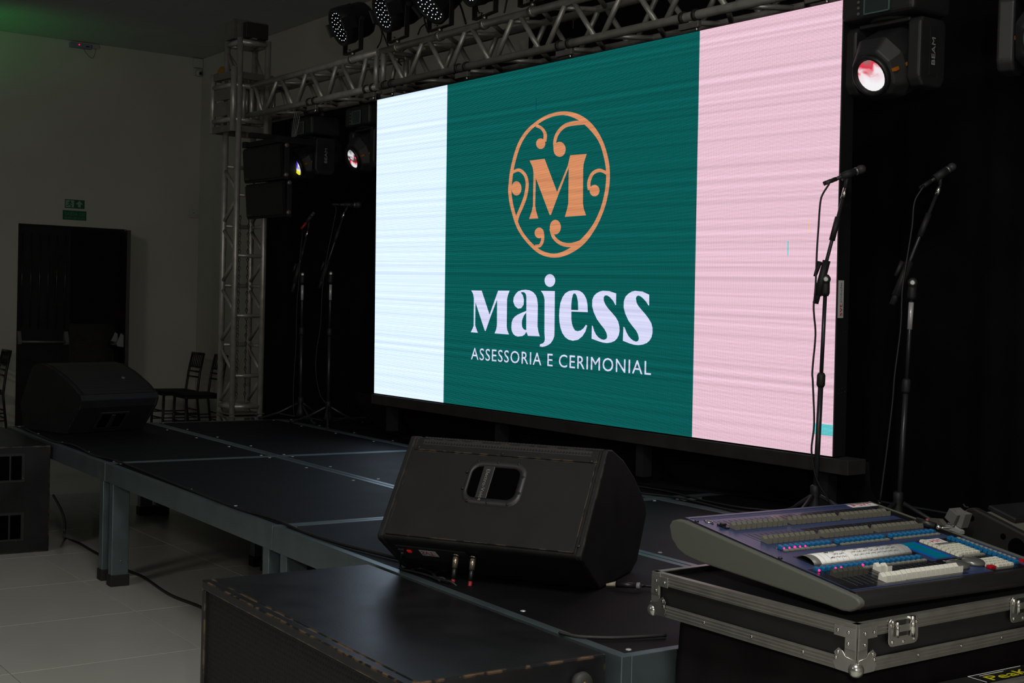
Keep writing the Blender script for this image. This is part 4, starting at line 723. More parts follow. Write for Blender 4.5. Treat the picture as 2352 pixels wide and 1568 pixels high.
pan = fbox(.028, wl-.028, .004, LP_*.86, .0, .005, WD, 'back_panel', wn)
gst = fbox(.028, wl-.028, LP_*.868, LP_-.004, .0, .004, WD, 'grille_return', wn)
hx = fbox(.055, wl-.05, LP_*.925, LP_-.008, .004, .0046, HEX, 'hex_grille_edge', gst, 0)
def inv_panel(px, py):
    q = FM.inverted() @ PP(px, py, FM.to_3x3() @ Vector((0, 0, 1)), FM.to_translation()); return q.x, q.y
c7_ = lambda x, y: inv_panel(840+x/3.267, 960+y/3.267)
hc = [c7_(*p) for p in ((815, 365), (1170, 395), (1120, 630), (755, 600))]; ho = [c7_(*p) for p in ((800, 315), (1225, 350), (1160, 680), (700, 650))]
hx0, hx1 = (hc[0][0]+hc[3][0])/2, (hc[1][0]+hc[2][0])/2; hy0, hy1 = (hc[2][1]+hc[3][1])/2, (hc[0][1]+hc[1][1])/2
ox0, ox1 = (ho[0][0]+ho[3][0])/2, (ho[1][0]+ho[2][0])/2; oy0, oy1 = (ho[2][1]+ho[3][1])/2, (ho[0][1]+ho[1][1])/2
def rr(x0, x1, y0, y1, r, n=5):
    o = []
    for cx, cy, a0 in ((x1-r, y1-r, 0), (x0+r, y1-r, 90), (x0+r, y0+r, 180), (x1-r, y0+r, 270)):
        o += [(cx+r*math.cos(math.radians(a0+90*k/n)), cy+r*math.sin(math.radians(a0+90*k/n))) for k in range(n+1)]
    return o
O_, I_ = rr(ox0, ox1, oy0, oy1, .045), rr(hx0, hx1, hy0, hy1, .028); n = len(O_)
b = MB(); b.add([FV(x, y, .0055) for x, y in O_]+[FV(x, y, .011) for x, y in rr(ox0+.006, ox1-.006, oy0+.006, oy1-.006, .042)]+[FV(x, y, .0095) for x, y in I_]+[FV(x, y, .0056) for x, y in I_],
      [(k*n+i, k*n+(i+1) % n, (k+1)*n+(i+1) % n, (k+1)*n+i) for k in range(3) for i in range(n)])
hf = b.build('handle_frame', mat('handle_plastic', (.020, .020, .021), .45), wn, True)
MB().add([FV(x, y, .0065) for x, y in I_], [tuple(range(n))]).build('handle_recess', mat('recess_black', (.002, .002, .002), .9, spec=0.), hf)
bx = hx0+(hx1-hx0)*.335
brm = fbox(bx-.020, bx+.020, hy0-.002, hy1+.002, .007, .013, mat('handle_plastic', (0, 0, 0)), 'handle_grip', hf)
text('Electro-Voice', .02, FM @ Matrix.Translation((bx-.006, hy1-.012, .0135*zs_)) @ Matrix.Rotation(-math.pi/2, 4, 'Z') @ (Matrix.Identity(4) if zs_ > 0 else Matrix.Scale(-1, 4, (0, 1, 0))), mat('badge_print', (.22, .22, .2), .5), brm, fit=(.115, .012))
for p in ((855, 333), (1003, 345), (1155, 358), (768, 412), (1190, 455), (733, 535), (1157, 576), (765, 628), (915, 645), (1067, 658)):
    x, y = c7_(*p); MB().lathe(FV(x, y, .009), (FM.to_3x3() @ Vector((0, 0, zs_))), [(0, .0048), (.0028, .0045), (.003, .0025)], 10).build('frame_screw', BLK, hf, True)
for p in ((403, 222), (1030, 272), (1697, 330), (1600, 965)):
    x, y = c7_(*p); MB().lathe(FV(x, y, .004), (FM.to_3x3() @ Vector((0, 0, zs_))), [(0, .006), (.003, .0055), (.003, .003)], 10).build('panel_screw', BLK, wn, True)
# curved grille on the far side
gp = [(.455, .208), (.40, .258), (.306, .325), (.20, .385), (.081, .430)]
v = []; f = []
for a, z in gp:
    nz_ = Vector((0, .55, .83))*.004
    for x in (.03, wl-.03): v.append(WMx @ Vector((x, a+nz_.y, z+nz_.z)))
for i in range(4): f.append((2*i, 2*i+1, 2*i+3, 2*i+2))
g_ = MB().add(v, f).build('front_grille', HEX, wn); sd = g_.modifiers.new('s', 'SOLIDIFY'); sd.thickness = .004
# connector plate in the undercut
ua, ub = Vector((0, -.178, .120)), Vector((0, 0, 0)); uv_ = (ub-ua).normalized()
UM = WMx @ frame(ua, (1, 0, 0), uv_); un = (UM.to_3x3() @ Vector((0, 0, 1))); us = 1 if un.dot(WMx.to_3x3() @ Vector((0, -1, -1))) > 0 else -1
def UV_(x, y, z): return UM @ Vector((x, y, z*us))
def ubox(x0, x1, y0, y1, z0, z1, mtl, name, par): return MB().add([UV_(x, y, z) for z in (z0, z1) for x, y in ((x0, y0), (x1, y0), (x1, y1), (x0, y1))], [(3, 2, 1, 0), (4, 5, 6, 7), (0, 1, 5, 4), (1, 2, 6, 5), (2, 3, 7, 6), (3, 0, 4, 7)]).build(name, mtl, par, bevel=.002)
cpn = ubox(.05, .30, .03, .13, .0, .005, BLKM, 'connector_plate', wn)
stl = ubox(.13, .19, .045, .085, .005, .006, STK, 'sticker', cpn); text('SVT', .02, UM @ Matrix.Translation((.135, .05, .0065*us)), RED, stl, fit=(.045, .026))
ubox(.085, .10, .05, .065, .005, .011, mat('red_switch', (.35, .01, .01), .4, emis=(1, .02, .02), es=.12), 'power_switch', cpn)
ubox(.055, .078, .045, .085, .005, .012, BLK, 'power_inlet', cpn)
unv = (UM.to_3x3() @ Vector((0, 0, us)))
def jack(x, lab1, redl, px):
    c_ = UV_(x, .055, .005); MB().lathe(c_, unv, [(0, .013), (.005, .013), (.005, .009)], 14).build('jack_socket', CHROME, cpn, True)
    t = thing('jack_plug', lab1, 'plug', c_, 0, 'plugs in the near wedge')
    a = c_+unv*.006; d1 = (unv*.6+Vector((0, 0, -1))).normalized()
    MB().tube([a, a+d1*.035], .0095, 10).build('plug_shell', mat('plug_brass', (.42, .34, .26), .3, .8), t, True)
    MB().tube([a+d1*.035, a+d1*.07], .0075, 10).build('strain_relief', BLK, t, True)
    MB().tube([a+d1*.07, a+d1*.10], .0065, 8).build('red_tape', mat('red_tape', (.36, .02, .025), .5), t, True)
    return a+d1*.10
j1 = jack(.262, 'brass jack plug with red tape under the near wedge, left of the pair', 1, 0); j2 = jack(.322, 'brass jack plug with red tape under the near wedge, right of the pair', 1, 0)
G = lambda x, y: PZ(x, y, .645)
cable([j1, j1+Vector((0, -.005, -.02)), G(1022, 1330), G(1000, 1326), G(992, 1315), G(968, 1305), G(945, 1308)], .0045, 'grey speaker cable from the left red taped plug', group='cables under the near wedge')
cable([j2, j2+Vector((0, -.005, -.02)), G(1040, 1338), G(1015, 1332), G(998, 1322), G(1008, 1312), G(1040, 1308), G(1072, 1306)], .0045, 'speaker cable curling right under the near wedge', group='cables under the near wedge')
cable([UV_(.066, .062, .014), G(920, 1296), G(923, 1306), G(950, 1312), G(985, 1322), G(1010, 1333)], .0045, 'power cable dropping from the left end of the near wedge', group='cables under the near wedge')
# left wedge on the far corner of the stage
LA_ = PZ(150, 997, .64); LB_ = PZ(328, 985, .64); ax2 = (LB_-LA_); w2 = ax2.length*1.0; ax2.normalize()
L2 = Matrix.Translation(LA_) @ Matrix.Rotation(math.atan2(ax2.y, ax2.x), 4, 'Z')
pr2 = [(0, 0), (.42, 0), (.47, .025), (.505, .166), (.38, .403), (.34, .427), (.285, .435), (.20, .424), (.07, .377), (-.059, .314), (-.149, .256), (-.163, .224), (-.142, .173)]
wf = wedge(pr2, w2, L2, 'black wedge monitor lying at the far left end of the stage', True)
gp = [(-.149, .256), (-.059, .314), (.07, .377), (.20, .424), (.285, .435)]; v = []; f = []
for a, z in gp:
    for x in (.03, w2-.03): v.append(L2 @ Vector((x, a-.002, z+.0035)))
for i in range(4): f.append((2*i, 2*i+1, 2*i+3, 2*i+2))
g_ = MB().add(v, f).build('front_grille', HEX, wf); sd = g_.modifiers.new('s', 'SOLIDIFY'); sd.thickness = .004
lg_ = PP(283, 868, L2.to_3x3() @ Vector((0, -.45, .9)), L2 @ Vector((0, .07, .379)))
MB().lathe(lg_+Vector((0, 0, .002)), L2.to_3x3() @ Vector((0, -.45, .9)), [(0, .014), (.003, .013)], 12).build('round_badge', mat('badge_bright', (.4, .45, .5), .25, .8), wf)
ua = Vector((0, -.142, .173)); ub = Vector((0, 0, 0)); M6 = L2 @ frame(ua, (1, 0, 0), ub-ua); q_ = 1 if (M6.to_3x3() @ Vector((0, 0, 1))).z < 0 else -1
mk = lambda x0, x1, y0, y1, z0, z1, nme, mt_, par: MB().add([M6 @ Vector((x, y, z*q_)) for z in (z0, z1) for x, y in ((x0, y0), (x1, y0), (x1, y1), (x0, y1))], [(3, 2, 1, 0), (4, 5, 6, 7), (0, 1, 5, 4), (1, 2, 6, 5), (2, 3, 7, 6), (3, 0, 4, 7)]).build(nme, mt_, par, bevel=.004)
hh = mk(.18, .40, .045, .19, .0, .006, 'handle_plate', mat('handle_plastic', (0, 0, 0)), wf); mk(.20, .38, .06, .175, .006, .007, 'handle_recess', mat('recess_black', (0, 0, 0)), hh); mk(.27, .30, .062, .172, .007, .014, 'handle_grip', mat('handle_plastic', (0, 0, 0)), hh)
# ================================================================ SUBWOOFERS
SUBM = mat('sub_paint', (.0095, .0100, .0115), .38, noise=.45, nscale=6, bump=.25, bscale=140, edge=((.42, .25, .12), .010, 22), chips=((.40, .25, .13), 9, .80))
SUBG = mesh_mat('sub_grille', (.0075, .0075, .0075), (.002, .002, .002), 62, .7)
HOLE = mat('recess_black', (0, 0, 0))
def sub(x0, x1, y0, y1, z1, label, handles):
    t = thing('subwoofer', label, 'speaker', (x0, y0, 0))
    w = .018
    MB().box(x0, x1, y0+.03, y1, 0, z1).build('cabinet', SUBM, t, bevel=.006, seg=2)
    b = MB().box(x0, x1, y0, y0+.03, z1-.03, z1).box(x0, x1, y0, y0+.03, 0, .03).box(x0, x0+.025, y0, y0+.03, .03, z1-.03).box(x1-.025, x1, y0, y0+.03, .03, z1-.03)
    b.build('front_frame', SUBM, t, bevel=.004)
    MB().box(x0+.026, x1-.026, y0+.012, y0+.018, .031, z1-.031).build('grille', SUBG, t)
    for yy in (y0+.035, y1-.06):
        for zz in ((z1-.055, .05)):
            pass
    if handles:
        for zc in (z1*.80, z1*.25):
            ya_, yb_ = y0+.13, y0+.46
            h = MB().box(x1+.0005, x1+.004, ya_, yb_, zc-.085, zc+.085).build('handle_plate', mat('handle_worn', (.016, .016, .016), .6, chips=((.35, .35, .33), 30, .68)), t, bevel=.003)
            MB().box(x1+.004, x1+.005, ya_+.02, yb_-.09, zc-.07, zc+.07).build('handle_recess', HOLE, h); MB().box(x1+.004, x1+.005, yb_-.08, yb_-.02, zc-.07, zc+.07).build('handle_recess', HOLE, h)
        MB().lathe((x1, y0+.26, z1*.52), (1, 0, 0), [(0, .07), (.002, .07), (.003, .062), (.002, .055)], 24).build('embossed_badge', mat('badge_dim', (.03, .03, .03), .5), t, True)
    return t
sub(-2.25, -1.02, -.62, -.015, .63, 'worn black subwoofer on the floor at the left end of the stage', True)
s_ = sub(3.04, 4.352, -.60, -.012, .64, 'large scratched black subwoofer lying in front of the stage in the foreground', False)
for y in (-.10, -.52):
    for z in (.58, .08):
        wq = MB().lathe((4.353, y, z), (1, 0, 0), [(0, .024), (.006, .024), (.014, .030), (.026, .026), (.028, .008)], 18).build('rubber_foot', mat('foot_grey', (.045, .042, .038), .6), s_, True)
        MB().lathe((4.380, y, z), (1, 0, 0), [(0, .008), (.003, .006)], 8).build('foot_screw', mat('brass_dull', (.25, .19, .10), .4, .7), wq)
# ================================================================ CASE + LIGHTING DESK
EX = mat('case_extrusion', (.32, .31, .28), .38, .75, noise=.1, nscale=20); PLY = mat('case_laminate', (.010, .010, .011), .5, noise=.15)
CORN = mat('case_corner_steel', (.50, .49, .46), .24, .9, noise=.15, nscale=25); FOAM = mat('foam_black', (.006, .006, .006), .95)
KM = Matrix.Translation((5.052, .130, .741)) @ Matrix.Rotation(math.radians(2.2), 4, 'Z')     # case corner nearest the camera; case lies toward -x, +y
CXL, CYL, CZL = .665, .80, .109
tray = thing('flight_case', 'open flight case tray with aluminium edges holding the lighting desk', 'case', M=KM)
def kb(x0, x1, y0, y1, z0, z1, n, m_, par=None, bev=0., M=KM): return MB().box(x0, x1, y0, y1, z0, z1, M).build(n, m_, par or tray, bevel=bev)
kb(-CXL+.004, -.004, .004, CYL-.004, .003, .012, 'bottom_board', PLY)
kb(-CXL+.004, -.004, .004, .012, .012, CZL-.004, 'side_board', PLY); kb(-CXL+.004, -.004, CYL-.012, CYL-.004, .012, CZL-.004, 'side_board', PLY)
kb(-.012, -.004, .0125, CYL-.0125, .012, CZL-.004, 'side_board', PLY); kb(-CXL+.004, -CXL+.012, .0125, CYL-.0125, .012, CZL-.004, 'side_board', PLY)
def extr(a, b, out, up, hgt, name='edge_extrusion', flip=False):
    """ribbed aluminium edge: face strip with raised ribs + lip on top"""
    a, b, out, up = Vector(a), Vector(b), Vector(out), Vector(up); q = MB(); L = b-a
    q.prism([KM @ (a+out*p+up*h) for p, h in ((0, 0), (.002, 0), (.002, hgt*.12), (.0034, hgt*.14), (.0034, hgt*.2), (.002, hgt*.22), (.002, hgt*.38), (.0034, hgt*.40), (.0034, hgt*.46), (.002, hgt*.48), (.002, hgt*.64), (.0034, hgt*.66), (.0034, hgt*.72), (.002, hgt*.74), (.002, hgt), (-.016, hgt), (-.016, hgt-.0025), (0, hgt-.0025))], KM.to_3x3() @ L)
    return q.build(name, EX, tray)
H1 = .030
for zz, up in ((CZL-H1, (0, 0, 1)), (H1, (0, 0, -1))):
    extr((-CXL, .0, zz), (0, 0, zz), (0, -1, 0), up, H1); extr((0, 0, zz), (0, CYL, zz), (1, 0, 0), up, H1)
    extr((-CXL, CYL, zz), (0, CYL, zz), (0, 1, 0), up, H1); extr((-CXL, 0, zz), (-CXL, CYL, zz), (-1, 0, 0), up, H1)
for x, y, ox, oy in ((0, 0, 1, -1), (-CXL, 0, -1, -1), (0, CYL, 1, 1), (-CXL, CYL, -1, 1)):
    q = MB().box(min(x, x-ox*.032), max(x, x-ox*.032), y+oy*.0-.0036*(oy < 0), y+.0036*(oy > 0), 0, CZL-.001, KM)
    q.box(x-.0036*(ox < 0), x+.0036*(ox > 0), min(y, y-oy*.032), max(y, y-oy*.032), 0, CZL-.001, KM)
    q.build('corner_extrusion', EX, tray, bevel=.001)
    c_ = MB()
    c_.box(min(x, x-ox*.062), max(x, x-ox*.062), y+oy*.0036-.0012, y+oy*.0036+.0012, CZL-.034, CZL-.008, KM); c_.box(x+ox*.0036-.0012, x+ox*.0036+.0012, min(y, y-oy*.062), max(y, y-oy*.062), CZL-.034, CZL-.008, KM)
    c_.box(min(x, x-ox*.030), max(x, x-ox*.030), y+oy*.0038-.0012, y+oy*.0038+.0012, CZL-.058, CZL-.03, KM); c_.box(x+ox*.0038-.0012, x+ox*.0038+.0012, min(y, y-oy*.030), max(y, y-oy*.030), CZL-.058, CZL-.03, KM)
    cb = c_.build('corner_brace', CORN, tray, bevel=.0012)
    for a, z in ((.050, CZL-.021), (.020, CZL-.021), (.020, CZL-.046)):
        for M9, d in (((x-ox*a, y+oy*.006, z), (0, oy, 0)), ((x+ox*.006, y-oy*a, z), (ox, 0, 0))):
            MB().lathe(KM @ Vector(M9), KM.to_3x3() @ Vector(d), [(0, .0042), (.0012, .004), (.002, .002)], 10).build('rivet', CHROME, cb, True)
    # ball corner with two lobed wings
    bc_ = MB().ball(KM @ Vector((x-ox*.003, y-oy*.003, .008)), .0175, 16)
    wing = [(0, -.004), (.052, -.003), (.060, .012), (.052, .022), (.058, .034), (.046, .046), (.034, .040), (.026, .030), (.0, .026)]
    bc_.prism([KM @ Vector((x-ox*a, y+oy*.0040, z+.004)) for a, z in wing], KM.to_3x3() @ Vector((0, oy*.0022, 0))); bc_.prism([KM @ Vector((x+ox*.0040, y-oy*a, z+.004)) for a, z in wing], KM.to_3x3() @ Vector((ox*.0022, 0, 0)))
    bb = bc_.build('ball_corner', CORN, tray, True)
    for a, z in ((.047, .040), (.052, .027), ):
        for M9, d in (((x-ox*a, y+oy*.007, z), (0, oy, 0)), ((x+ox*.007, y-oy*a, z), (ox, 0, 0))):
            MB().lathe(KM @ Vector(M9), KM.to_3x3() @ Vector(d), [(0, .0042), (.0012, .004), (.002, .002)], 10).build('rivet', CHROME, bb, True)
for d in (.20, .36, .52, .66):
    MB().lathe(KM @ Vector((.0035, d+.01, .016)), KM.to_3x3() @ Vector((1, 0, 0)), [(0, .004), (.0015, .0035), (.002, .002)], 10).build('rivet', CHROME, tray, True)
    MB().lathe(KM @ Vector((-d+.05, -.0035, .016)), KM.to_3x3() @ Vector((0, -1, 0)), [(0, .004), (.0015, .0035), (.002, .002)], 10).build('rivet', CHROME, tray, True)
for yc in (.150, .61):   # recessed butterfly latches
    q = MB().prism([KM @ Vector((.004, yc+a, z)) for a, z in rr(-.052, .052, CZL-.062, CZL+.002, .014, 3)], KM.to_3x3() @ Vector((.003, 0, 0))).build('latch_plate', CORN, tray, bevel=.001)
    MB().box(.0072, .0078, yc-.030, yc+.030, CZL-.040, CZL-.004, KM).build('latch_dish', mat('latch_shadow', (.10, .10, .095), .25, .9), q)
    MB().tube([KM @ Vector((.013, yc-.030, CZL-.040)), KM @ Vector((.013, yc-.030, CZL-.006))], .004, 10).build('latch_hinge', CHROME, q, True)
    MB().tube([KM @ Vector((.012, yc+.024, CZL-.044)), KM @ Vector((.012, yc+.024, CZL+.002))], .0065, 10).build('latch_cam', CHROME, q, True)
    MB().box(.008, .012, yc-.02, yc+.02, CZL-.03, CZL-.014, KM).build('latch_tongue', CORN, q, bevel=.002)
    for a, z in ((-.044, CZL-.014), (.044, CZL-.014), (-.038, CZL-.052), (0, CZL-.054), (.038, CZL-.052)):
        MB().lathe(KM @ Vector((.007, yc+a, z)), KM.to_3x3() @ Vector((1, 0, 0)), [(0, .0042), (.0012, .004), (.002, .002)], 10).build('rivet', CHROME, q, True)
# foam inside the case
tag(MB().box(-CXL+.02, -.02, .02, CYL-.02, .0125, .094, KM).build('foam_bed', FOAM), 'black foam packing lining the flight case under the desk', 'foam')
# ---- the desk itself
A0 = Vector((4.429, .17, .988)); TV = Vector((.9895, 0, -.1439)).normalized(); NV = Vector((.1439, 0, .9895)).normalized(); YV = Vector((0, 1, 0))
DM = Matrix.Identity(4)
for i in range(3): DM[i][0] = YV[i]; DM[i][1] = -TV[i]; DM[i][2] = NV[i]; DM[i][3] = A0[i]
DW, DT = .703, .600
desk = thing('lighting_desk', 'wide grey sided lighting desk with rows of faders and blue keys', 'mixing desk', M=DM)
def S(s, t, h=0.): return DM @ Vector((s, -t, h))
def db(s0, s1, t0, t1, h0, h1, n, m_, par=None, bev=0., kind=None):
    return MB().add([S(s, t, h) for h in (h0, h1) for s, t in ((s0, t0), (s1, t0), (s1, t1), (s0, t1))], [(3, 2, 1, 0), (4, 5, 6, 7), (0, 1, 5, 4), (1, 2, 6, 5), (2, 3, 7, 6), (3, 0, 4, 7)]).build(n, m_, par or desk, bevel=bev, kind=kind)
CHK = mat('desk_side_grey', (.095, .100, .083), .62, bump=.25, bscale=350); PLB = mat('desk_top_blue', (.032, .050, .125), .36, noise=.06); PBK = mat('desk_black_zone', (.008, .008, .010), .3, coat=.3)
DBK = mat('desk_black', (.012, .012, .012), .42)
prof = [(4.389, .965), (4.400, .979), (4.419, .985), (4.445, .985), (5.010, .9045), (5.026, .9005), (5.036, .893), (5.034, .884), (5.022, .874), (5.006, .866), (4.984, .864), (4.94, .868), (4.504, .890), (4.455, .897), (4.425, .909), (4.400, .932)]
for y in (.152, .17+DW): MB().prism([(x, y, z) for x, z in prof], (0, .020, 0)).build('side_cheek', CHK, desk, bevel=.006, seg=3)
MB().prism([(4.43, .1725, .984), (5.012, .1725, .899), (5.02, .1725, .875), (5.00, .1725, .868), (4.50, .1725, .885), (4.43, .1725, .91)], (0, DW-.003, 0)).build('body', DBK, desk, bevel=.003)
db(.002, DW-.002, .002, .565, -.001, .0015, 'top_plate', PLB, bev=.0006)
MB().add([S(s, t, h) for s in (.001, DW-.001) for t, h in ((.566, .0018), (.585, .001), (.602, -.006), (.607, -.02), (.600, -.034), (.566, -.034))], [(0, 1, 2, 3, 4, 5), (6, 7, 8, 9, 10, 11)]+[(i, (i+1) % 6, 6+(i+1) % 6, 6+i) for i in range(6)]).build('front_armrest', DBK, desk, True, bevel=.004)
db(.001, DW-.001, .001, .012, .0015, .003, 'back_ridge', PLB)
for k in range(3): db(.02, .585, .014+k*.006, .0165+k*.006, .0015, .0022, 'ridge_line', PLB)
db(.0015, .0045, .0, .58, .0015, .003, 'edge_strip', PBK); db(DW-.007, DW-.001, .0, .585, .0015, .004, 'edge_strip', mat('edge_grey', (.25, .25, .20), .4, .5))
db(.658, .694, .04, .335, .0015, .0024, 'right_black_strip', PBK)
TICK = mat('tick_print', (.10, .12, .16), .5)
CAP = mat('fader_cap_grey', (.155, .148, .118), .5); CAPD = mat('fader_cap_dark', (.06, .058, .05), .45); CAPW = mat('fader_cap_white', (.76, .74, .66), .42); BLU = mat('key_blue', (.010, .14, .33), .35); GKEY = mat('key_grey', (.25, .24, .20), .5); WK = mat('key_white', (.70, .68, .58), .45)
MAG = mat('lit_led', (.6, .02, .12), .4, emis=(1, .02, .22), es=1.6)
def capmesh(w, l, h):
    P = [(0, -l/2), (h*.9, -l*.42), (h*.55, 0), (h*.55, l*.06), (h*.95, l*.42), (h*.8, l*.5), (0, l/2)]
    b = MB(); n = len(P); b.add([Vector((x, y, z)) for x in (-w/2, w/2) for z, y in P], [tuple(range(n)), tuple(range(2*n-1, n-1, -1))]+[(i, (i+1) % n, n+(i+1) % n, n+i) for i in range(n)]); return b
def proto(mb, name, m_, bev=.0012):
    me_o = mb.build(name, m_, None, bevel=0); me = me_o.data; bpy.data.objects.remove(me_o); return me
def put(me, name, s, t, h=0, par=None, rot=0):
    o = bpy.data.objects.new(name, me); C.objects.link(o); o.parent = par or desk; o.matrix_local = Matrix.Translation((s, -t, h)) @ Matrix.Rotation(rot, 4, 'Z'); LOC[o.name] = LOC[desk.name]; return o
mcap = proto(capmesh(.0138, .026, .015), 'fader_cap', CAP); mcapd = proto(capmesh(.0145, .024, .016), 'fader_cap', CAPD); mcapw = proto(capmesh(.0148, .026, .017), 'fader_cap', CAPW)
mkb = proto(MB().prism([(x, -.0075, 0) for x in (-.0055, .0055)]+[(.0052, -.0075, .006), (.003, -.0075, .0085), (-.003, -.0075, .0085), (-.0052, -.0075, .006)], (0, .015, 0)), 'blue_key', BLU)
mkg = proto(MB().box(-.0062, .0062, -.0045, .0045, 0, .0035), 'grey_key', GKEY); mkw = proto(MB().add([Vector((a*.0072*k, b*.0058*k, z)) for k, z in ((1, 0), (.85, .006)) for a, b in ((-1, -1), (1, -1), (1, 1), (-1, 1))], [(3, 2, 1, 0), (4, 5, 6, 7), (0, 1, 5, 4), (1, 2, 6, 5), (2, 3, 7, 6), (3, 0, 4, 7)]), 'white_key', WK)
tick = MB(); 
for r0_, t0, t1, tcap in ((0, .048, .118, .112), (1, .164, .234, .227)):
    for g in range(3):
        s0 = .072+.2*g; zone = db(s0-.012, s0+.183, t0-.006, t1+.008, .0015, .002, 'fader_zone', PBK if g else mat('zone_screen_glare', (.026, .038, .095), .36))  # left group: screen glare on the black panel put into its colour
        for i in range(10):
            s = s0+i*.0186; db(s-.0009, s+.0009, t0, t1, .002, .0023, 'fader_slot', mat('slot_black', (.003, .003, .003), .6), zone)
            for k in range(11): tick.add([S(s+.0045, t0+.004+k*.0058, .0022), S(s+.0105, t0+.004+k*.0058, .0022), S(s+.0105, t0+.0055+k*.0058, .0022), S(s+.0045, t0+.0055+k*.0058, .0022)], [(0, 1, 2, 3)])
            put(mcap, 'fader_cap', s, tcap, .002)
for g in range(3):
    s0 = .070+.199*g; db(s0-.012, s0+.180, .266, .302, .0015, .002, 'key_strip', PBK)
    for i in range(10):
        put(mkb, 'blue_key', s0+i*.0183, .280, .002); put(mkg, 'grey_key', s0+.001+i*.0183, .2965, .002)
        if g == 0 and i < 5: MB().ball(S(s0+i*.0183+.001, .2885, .006), .0027 if i != 2 else .0036, 8).build('lit_led', MAG, desk, True)
db(.016, .405, .422, .462, .0015, .002, 'key_strip', PBK)
for i in range(20):
    s = .034+i*.0187
    put(mkb, 'blue_key', s, .436, .002); 
    if i > 1: put(mkg, 'grey_key', s, .4535, .002)
for s in (.030, .085, .104, .178): MB().ball(S(s, .4445, .006), .003, 8).build('lit_led', MAG, desk, True)
db(.012, .425, .464, .560, .0015, .002, 'playback_zone', PBK)
for i in range(20):
    s = .042+i*.0187; db(s-.0009, s+.0009, .470, .545, .002, .0023, 'fader_slot', mat('slot_black', (0, 0, 0)))
    for k in range(13): tick.add([S(s+.0045, .472+k*.0058, .0022), S(s+.0105, .472+k*.0058, .0022), S(s+.0105, .4735+k*.0058, .0022), S(s+.0045, .4735+k*.0058, .0022)], [(0, 1, 2, 3)])
tick.build('tick_marks', TICK, desk, kind='stuff')
for i in range(6): put(mcapd, 'fader_cap', .048+i*.0178, .480, .002)
for s, t in ((.197, .478), (.214, .484)): put(mcapw, 'fader_cap', s, t, .002)
for i in range(4): put(mcapw, 'fader_cap', .148+i*.0175, .538, .002)
for i in range(12): put(mcapw, 'fader_cap', .220+i*.0172, .536, .002)
# curved scribble strip with paper
n = 8; v = []; LS = lambda a: (.372+.030*math.sin(a), .0015+.016*math.cos(a)*1.0-.004)
def strip(s0, s1, k, n_, m_, lab=None):
    v = []; 
    for s in (s0, s1):
        for i in range(n+1): a = (-1.35+2.7*i/n); t, h = LS(a); v.append(S(s, t, h*k+.001))
    o = MB().add(v, [(i, i+1, n+2+i, n+1+i) for i in range(n)]).build(n_, m_, desk, True, label=lab); m9 = o.modifiers.new('s', 'SOLIDIFY'); m9.thickness = .0008; return o
db(.055, .425, .335, .410, .0015, .002, 'strip_well', PBK)
strip(.060, .110, .97, 'strip_holder', mat('holder_grey', (.16, .155, .14), .4)); pap = strip(.085, .408, 1.03, 'paper_strip', mat('paper', (.86, .86, .84), .6), 'white paper label strip with handwriting')
ink = MB(); rnd = random.Random(9); lines = MB()
for c_ in range(15):
    s = .10+c_*.0205
    for i in range(n):
        a0, a1 = -1.3+2.6*i/n, -1.3+2.6*(i+1)/n; (ta, ha), (tb, hb2) = LS(a0), LS(a1)
        lines.add([S(s, ta, ha*1.06+.0014), S(s+.0006, ta, ha*1.06+.0014), S(s+.0006, tb, hb2*1.06+.0014), S(s, tb, hb2*1.06+.0014)], [(0, 1, 2, 3)])
    if 1 <= c_ <= 12:
        for row in range(3):
            a = -.1+row*.42; ps = []
            for k in range(9): t, h = LS(a+rnd.uniform(-.09, .09)); ps.append(S(s+.002+k*.0018, t, h*1.06+.0022))
            if rnd.random() < .8: ink.tube(ps, .0005 if c_ != 1 else .0008, 3)
lines.build('ruled_lines', mat('line_grey', (.25, .22, .22), .6), pap, kind='stuff'); ink.build('handwriting', mat('ink', (.03, .02, .03), .6), pap, kind='stuff')
for a in (-.55,):
    t, h = LS(a); lines = MB().tube([S(.09, t, h*1.05+.0016), S(.405, t, h*1.05+.0016)], .0003, 3).build('ruled_line', mat('line_grey', (0, 0, 0)), pap)
# display, wheels, keys
db(.424, .505, .325, .462, .0015, .0035, 'display_bezel', PLB)
scn = db(.432, .494, .335, .453, .0035, .0042, 'display', mat('lcd_cyan', (.0, .08, .1), .2, emis=(.0, .05, .09), es=1.0)); db(.432, .4345, .335, .453, .0042, .0046, 'display_edge', mat('lcd_blue', (0, .01, .3), .2, emis=(.0, .03, .6), es=.6), scn); db(.4915, .494, .335, .453, .0042, .0046, 'display_edge', mat('lcd_blue', (0, 0, 0)), scn)
db(.425, .505, .463, .484, .0015, .003, 'name_plate', PBK)
mk = MB().lathe(S(.441, .474, .003), NV, [(0, .004), (.0004, .004), (.0004, .003)], 12)
for k in range(6): mk.add([S(.450+k*.007+a, .474+b, .0033) for a, b in ((0, -.003), (.003, -.003), (.0042, .0025), (.0012, .0025))], [(0, 1, 2, 3)])
mk.build('worn_print', mat('worn_print', (.25, .28, .26), .5), desk, kind='stuff')
for s, t in ((.443, .512), (.510, .507)):
    wh = MB().lathe(S(s, t, .002), NV, [(0, .028), (.006, .0285), (.010, .024), (.0125, .012), (.013, .004)], 28).build('touch_wheel', mat('wheel_grey', (.20, .20, .19), .28, .6), desk, True)
    for dx, dy in ((.012, .006), (-.012, -.002)): MB().lathe(S(s+dx, t+dy, .0115), NV, [(0, .0052), (.0012, .0045)], 12).build('finger_dimple', mat('dimple_white', (.8, .8, .78), .15), wh, True)
db(.512, .645, .327, .567, .0015, .0022, 'key_zone', PBK)
for k in range(9): put(mkw, 'white_key', .524, .338+k*.0142, .002)
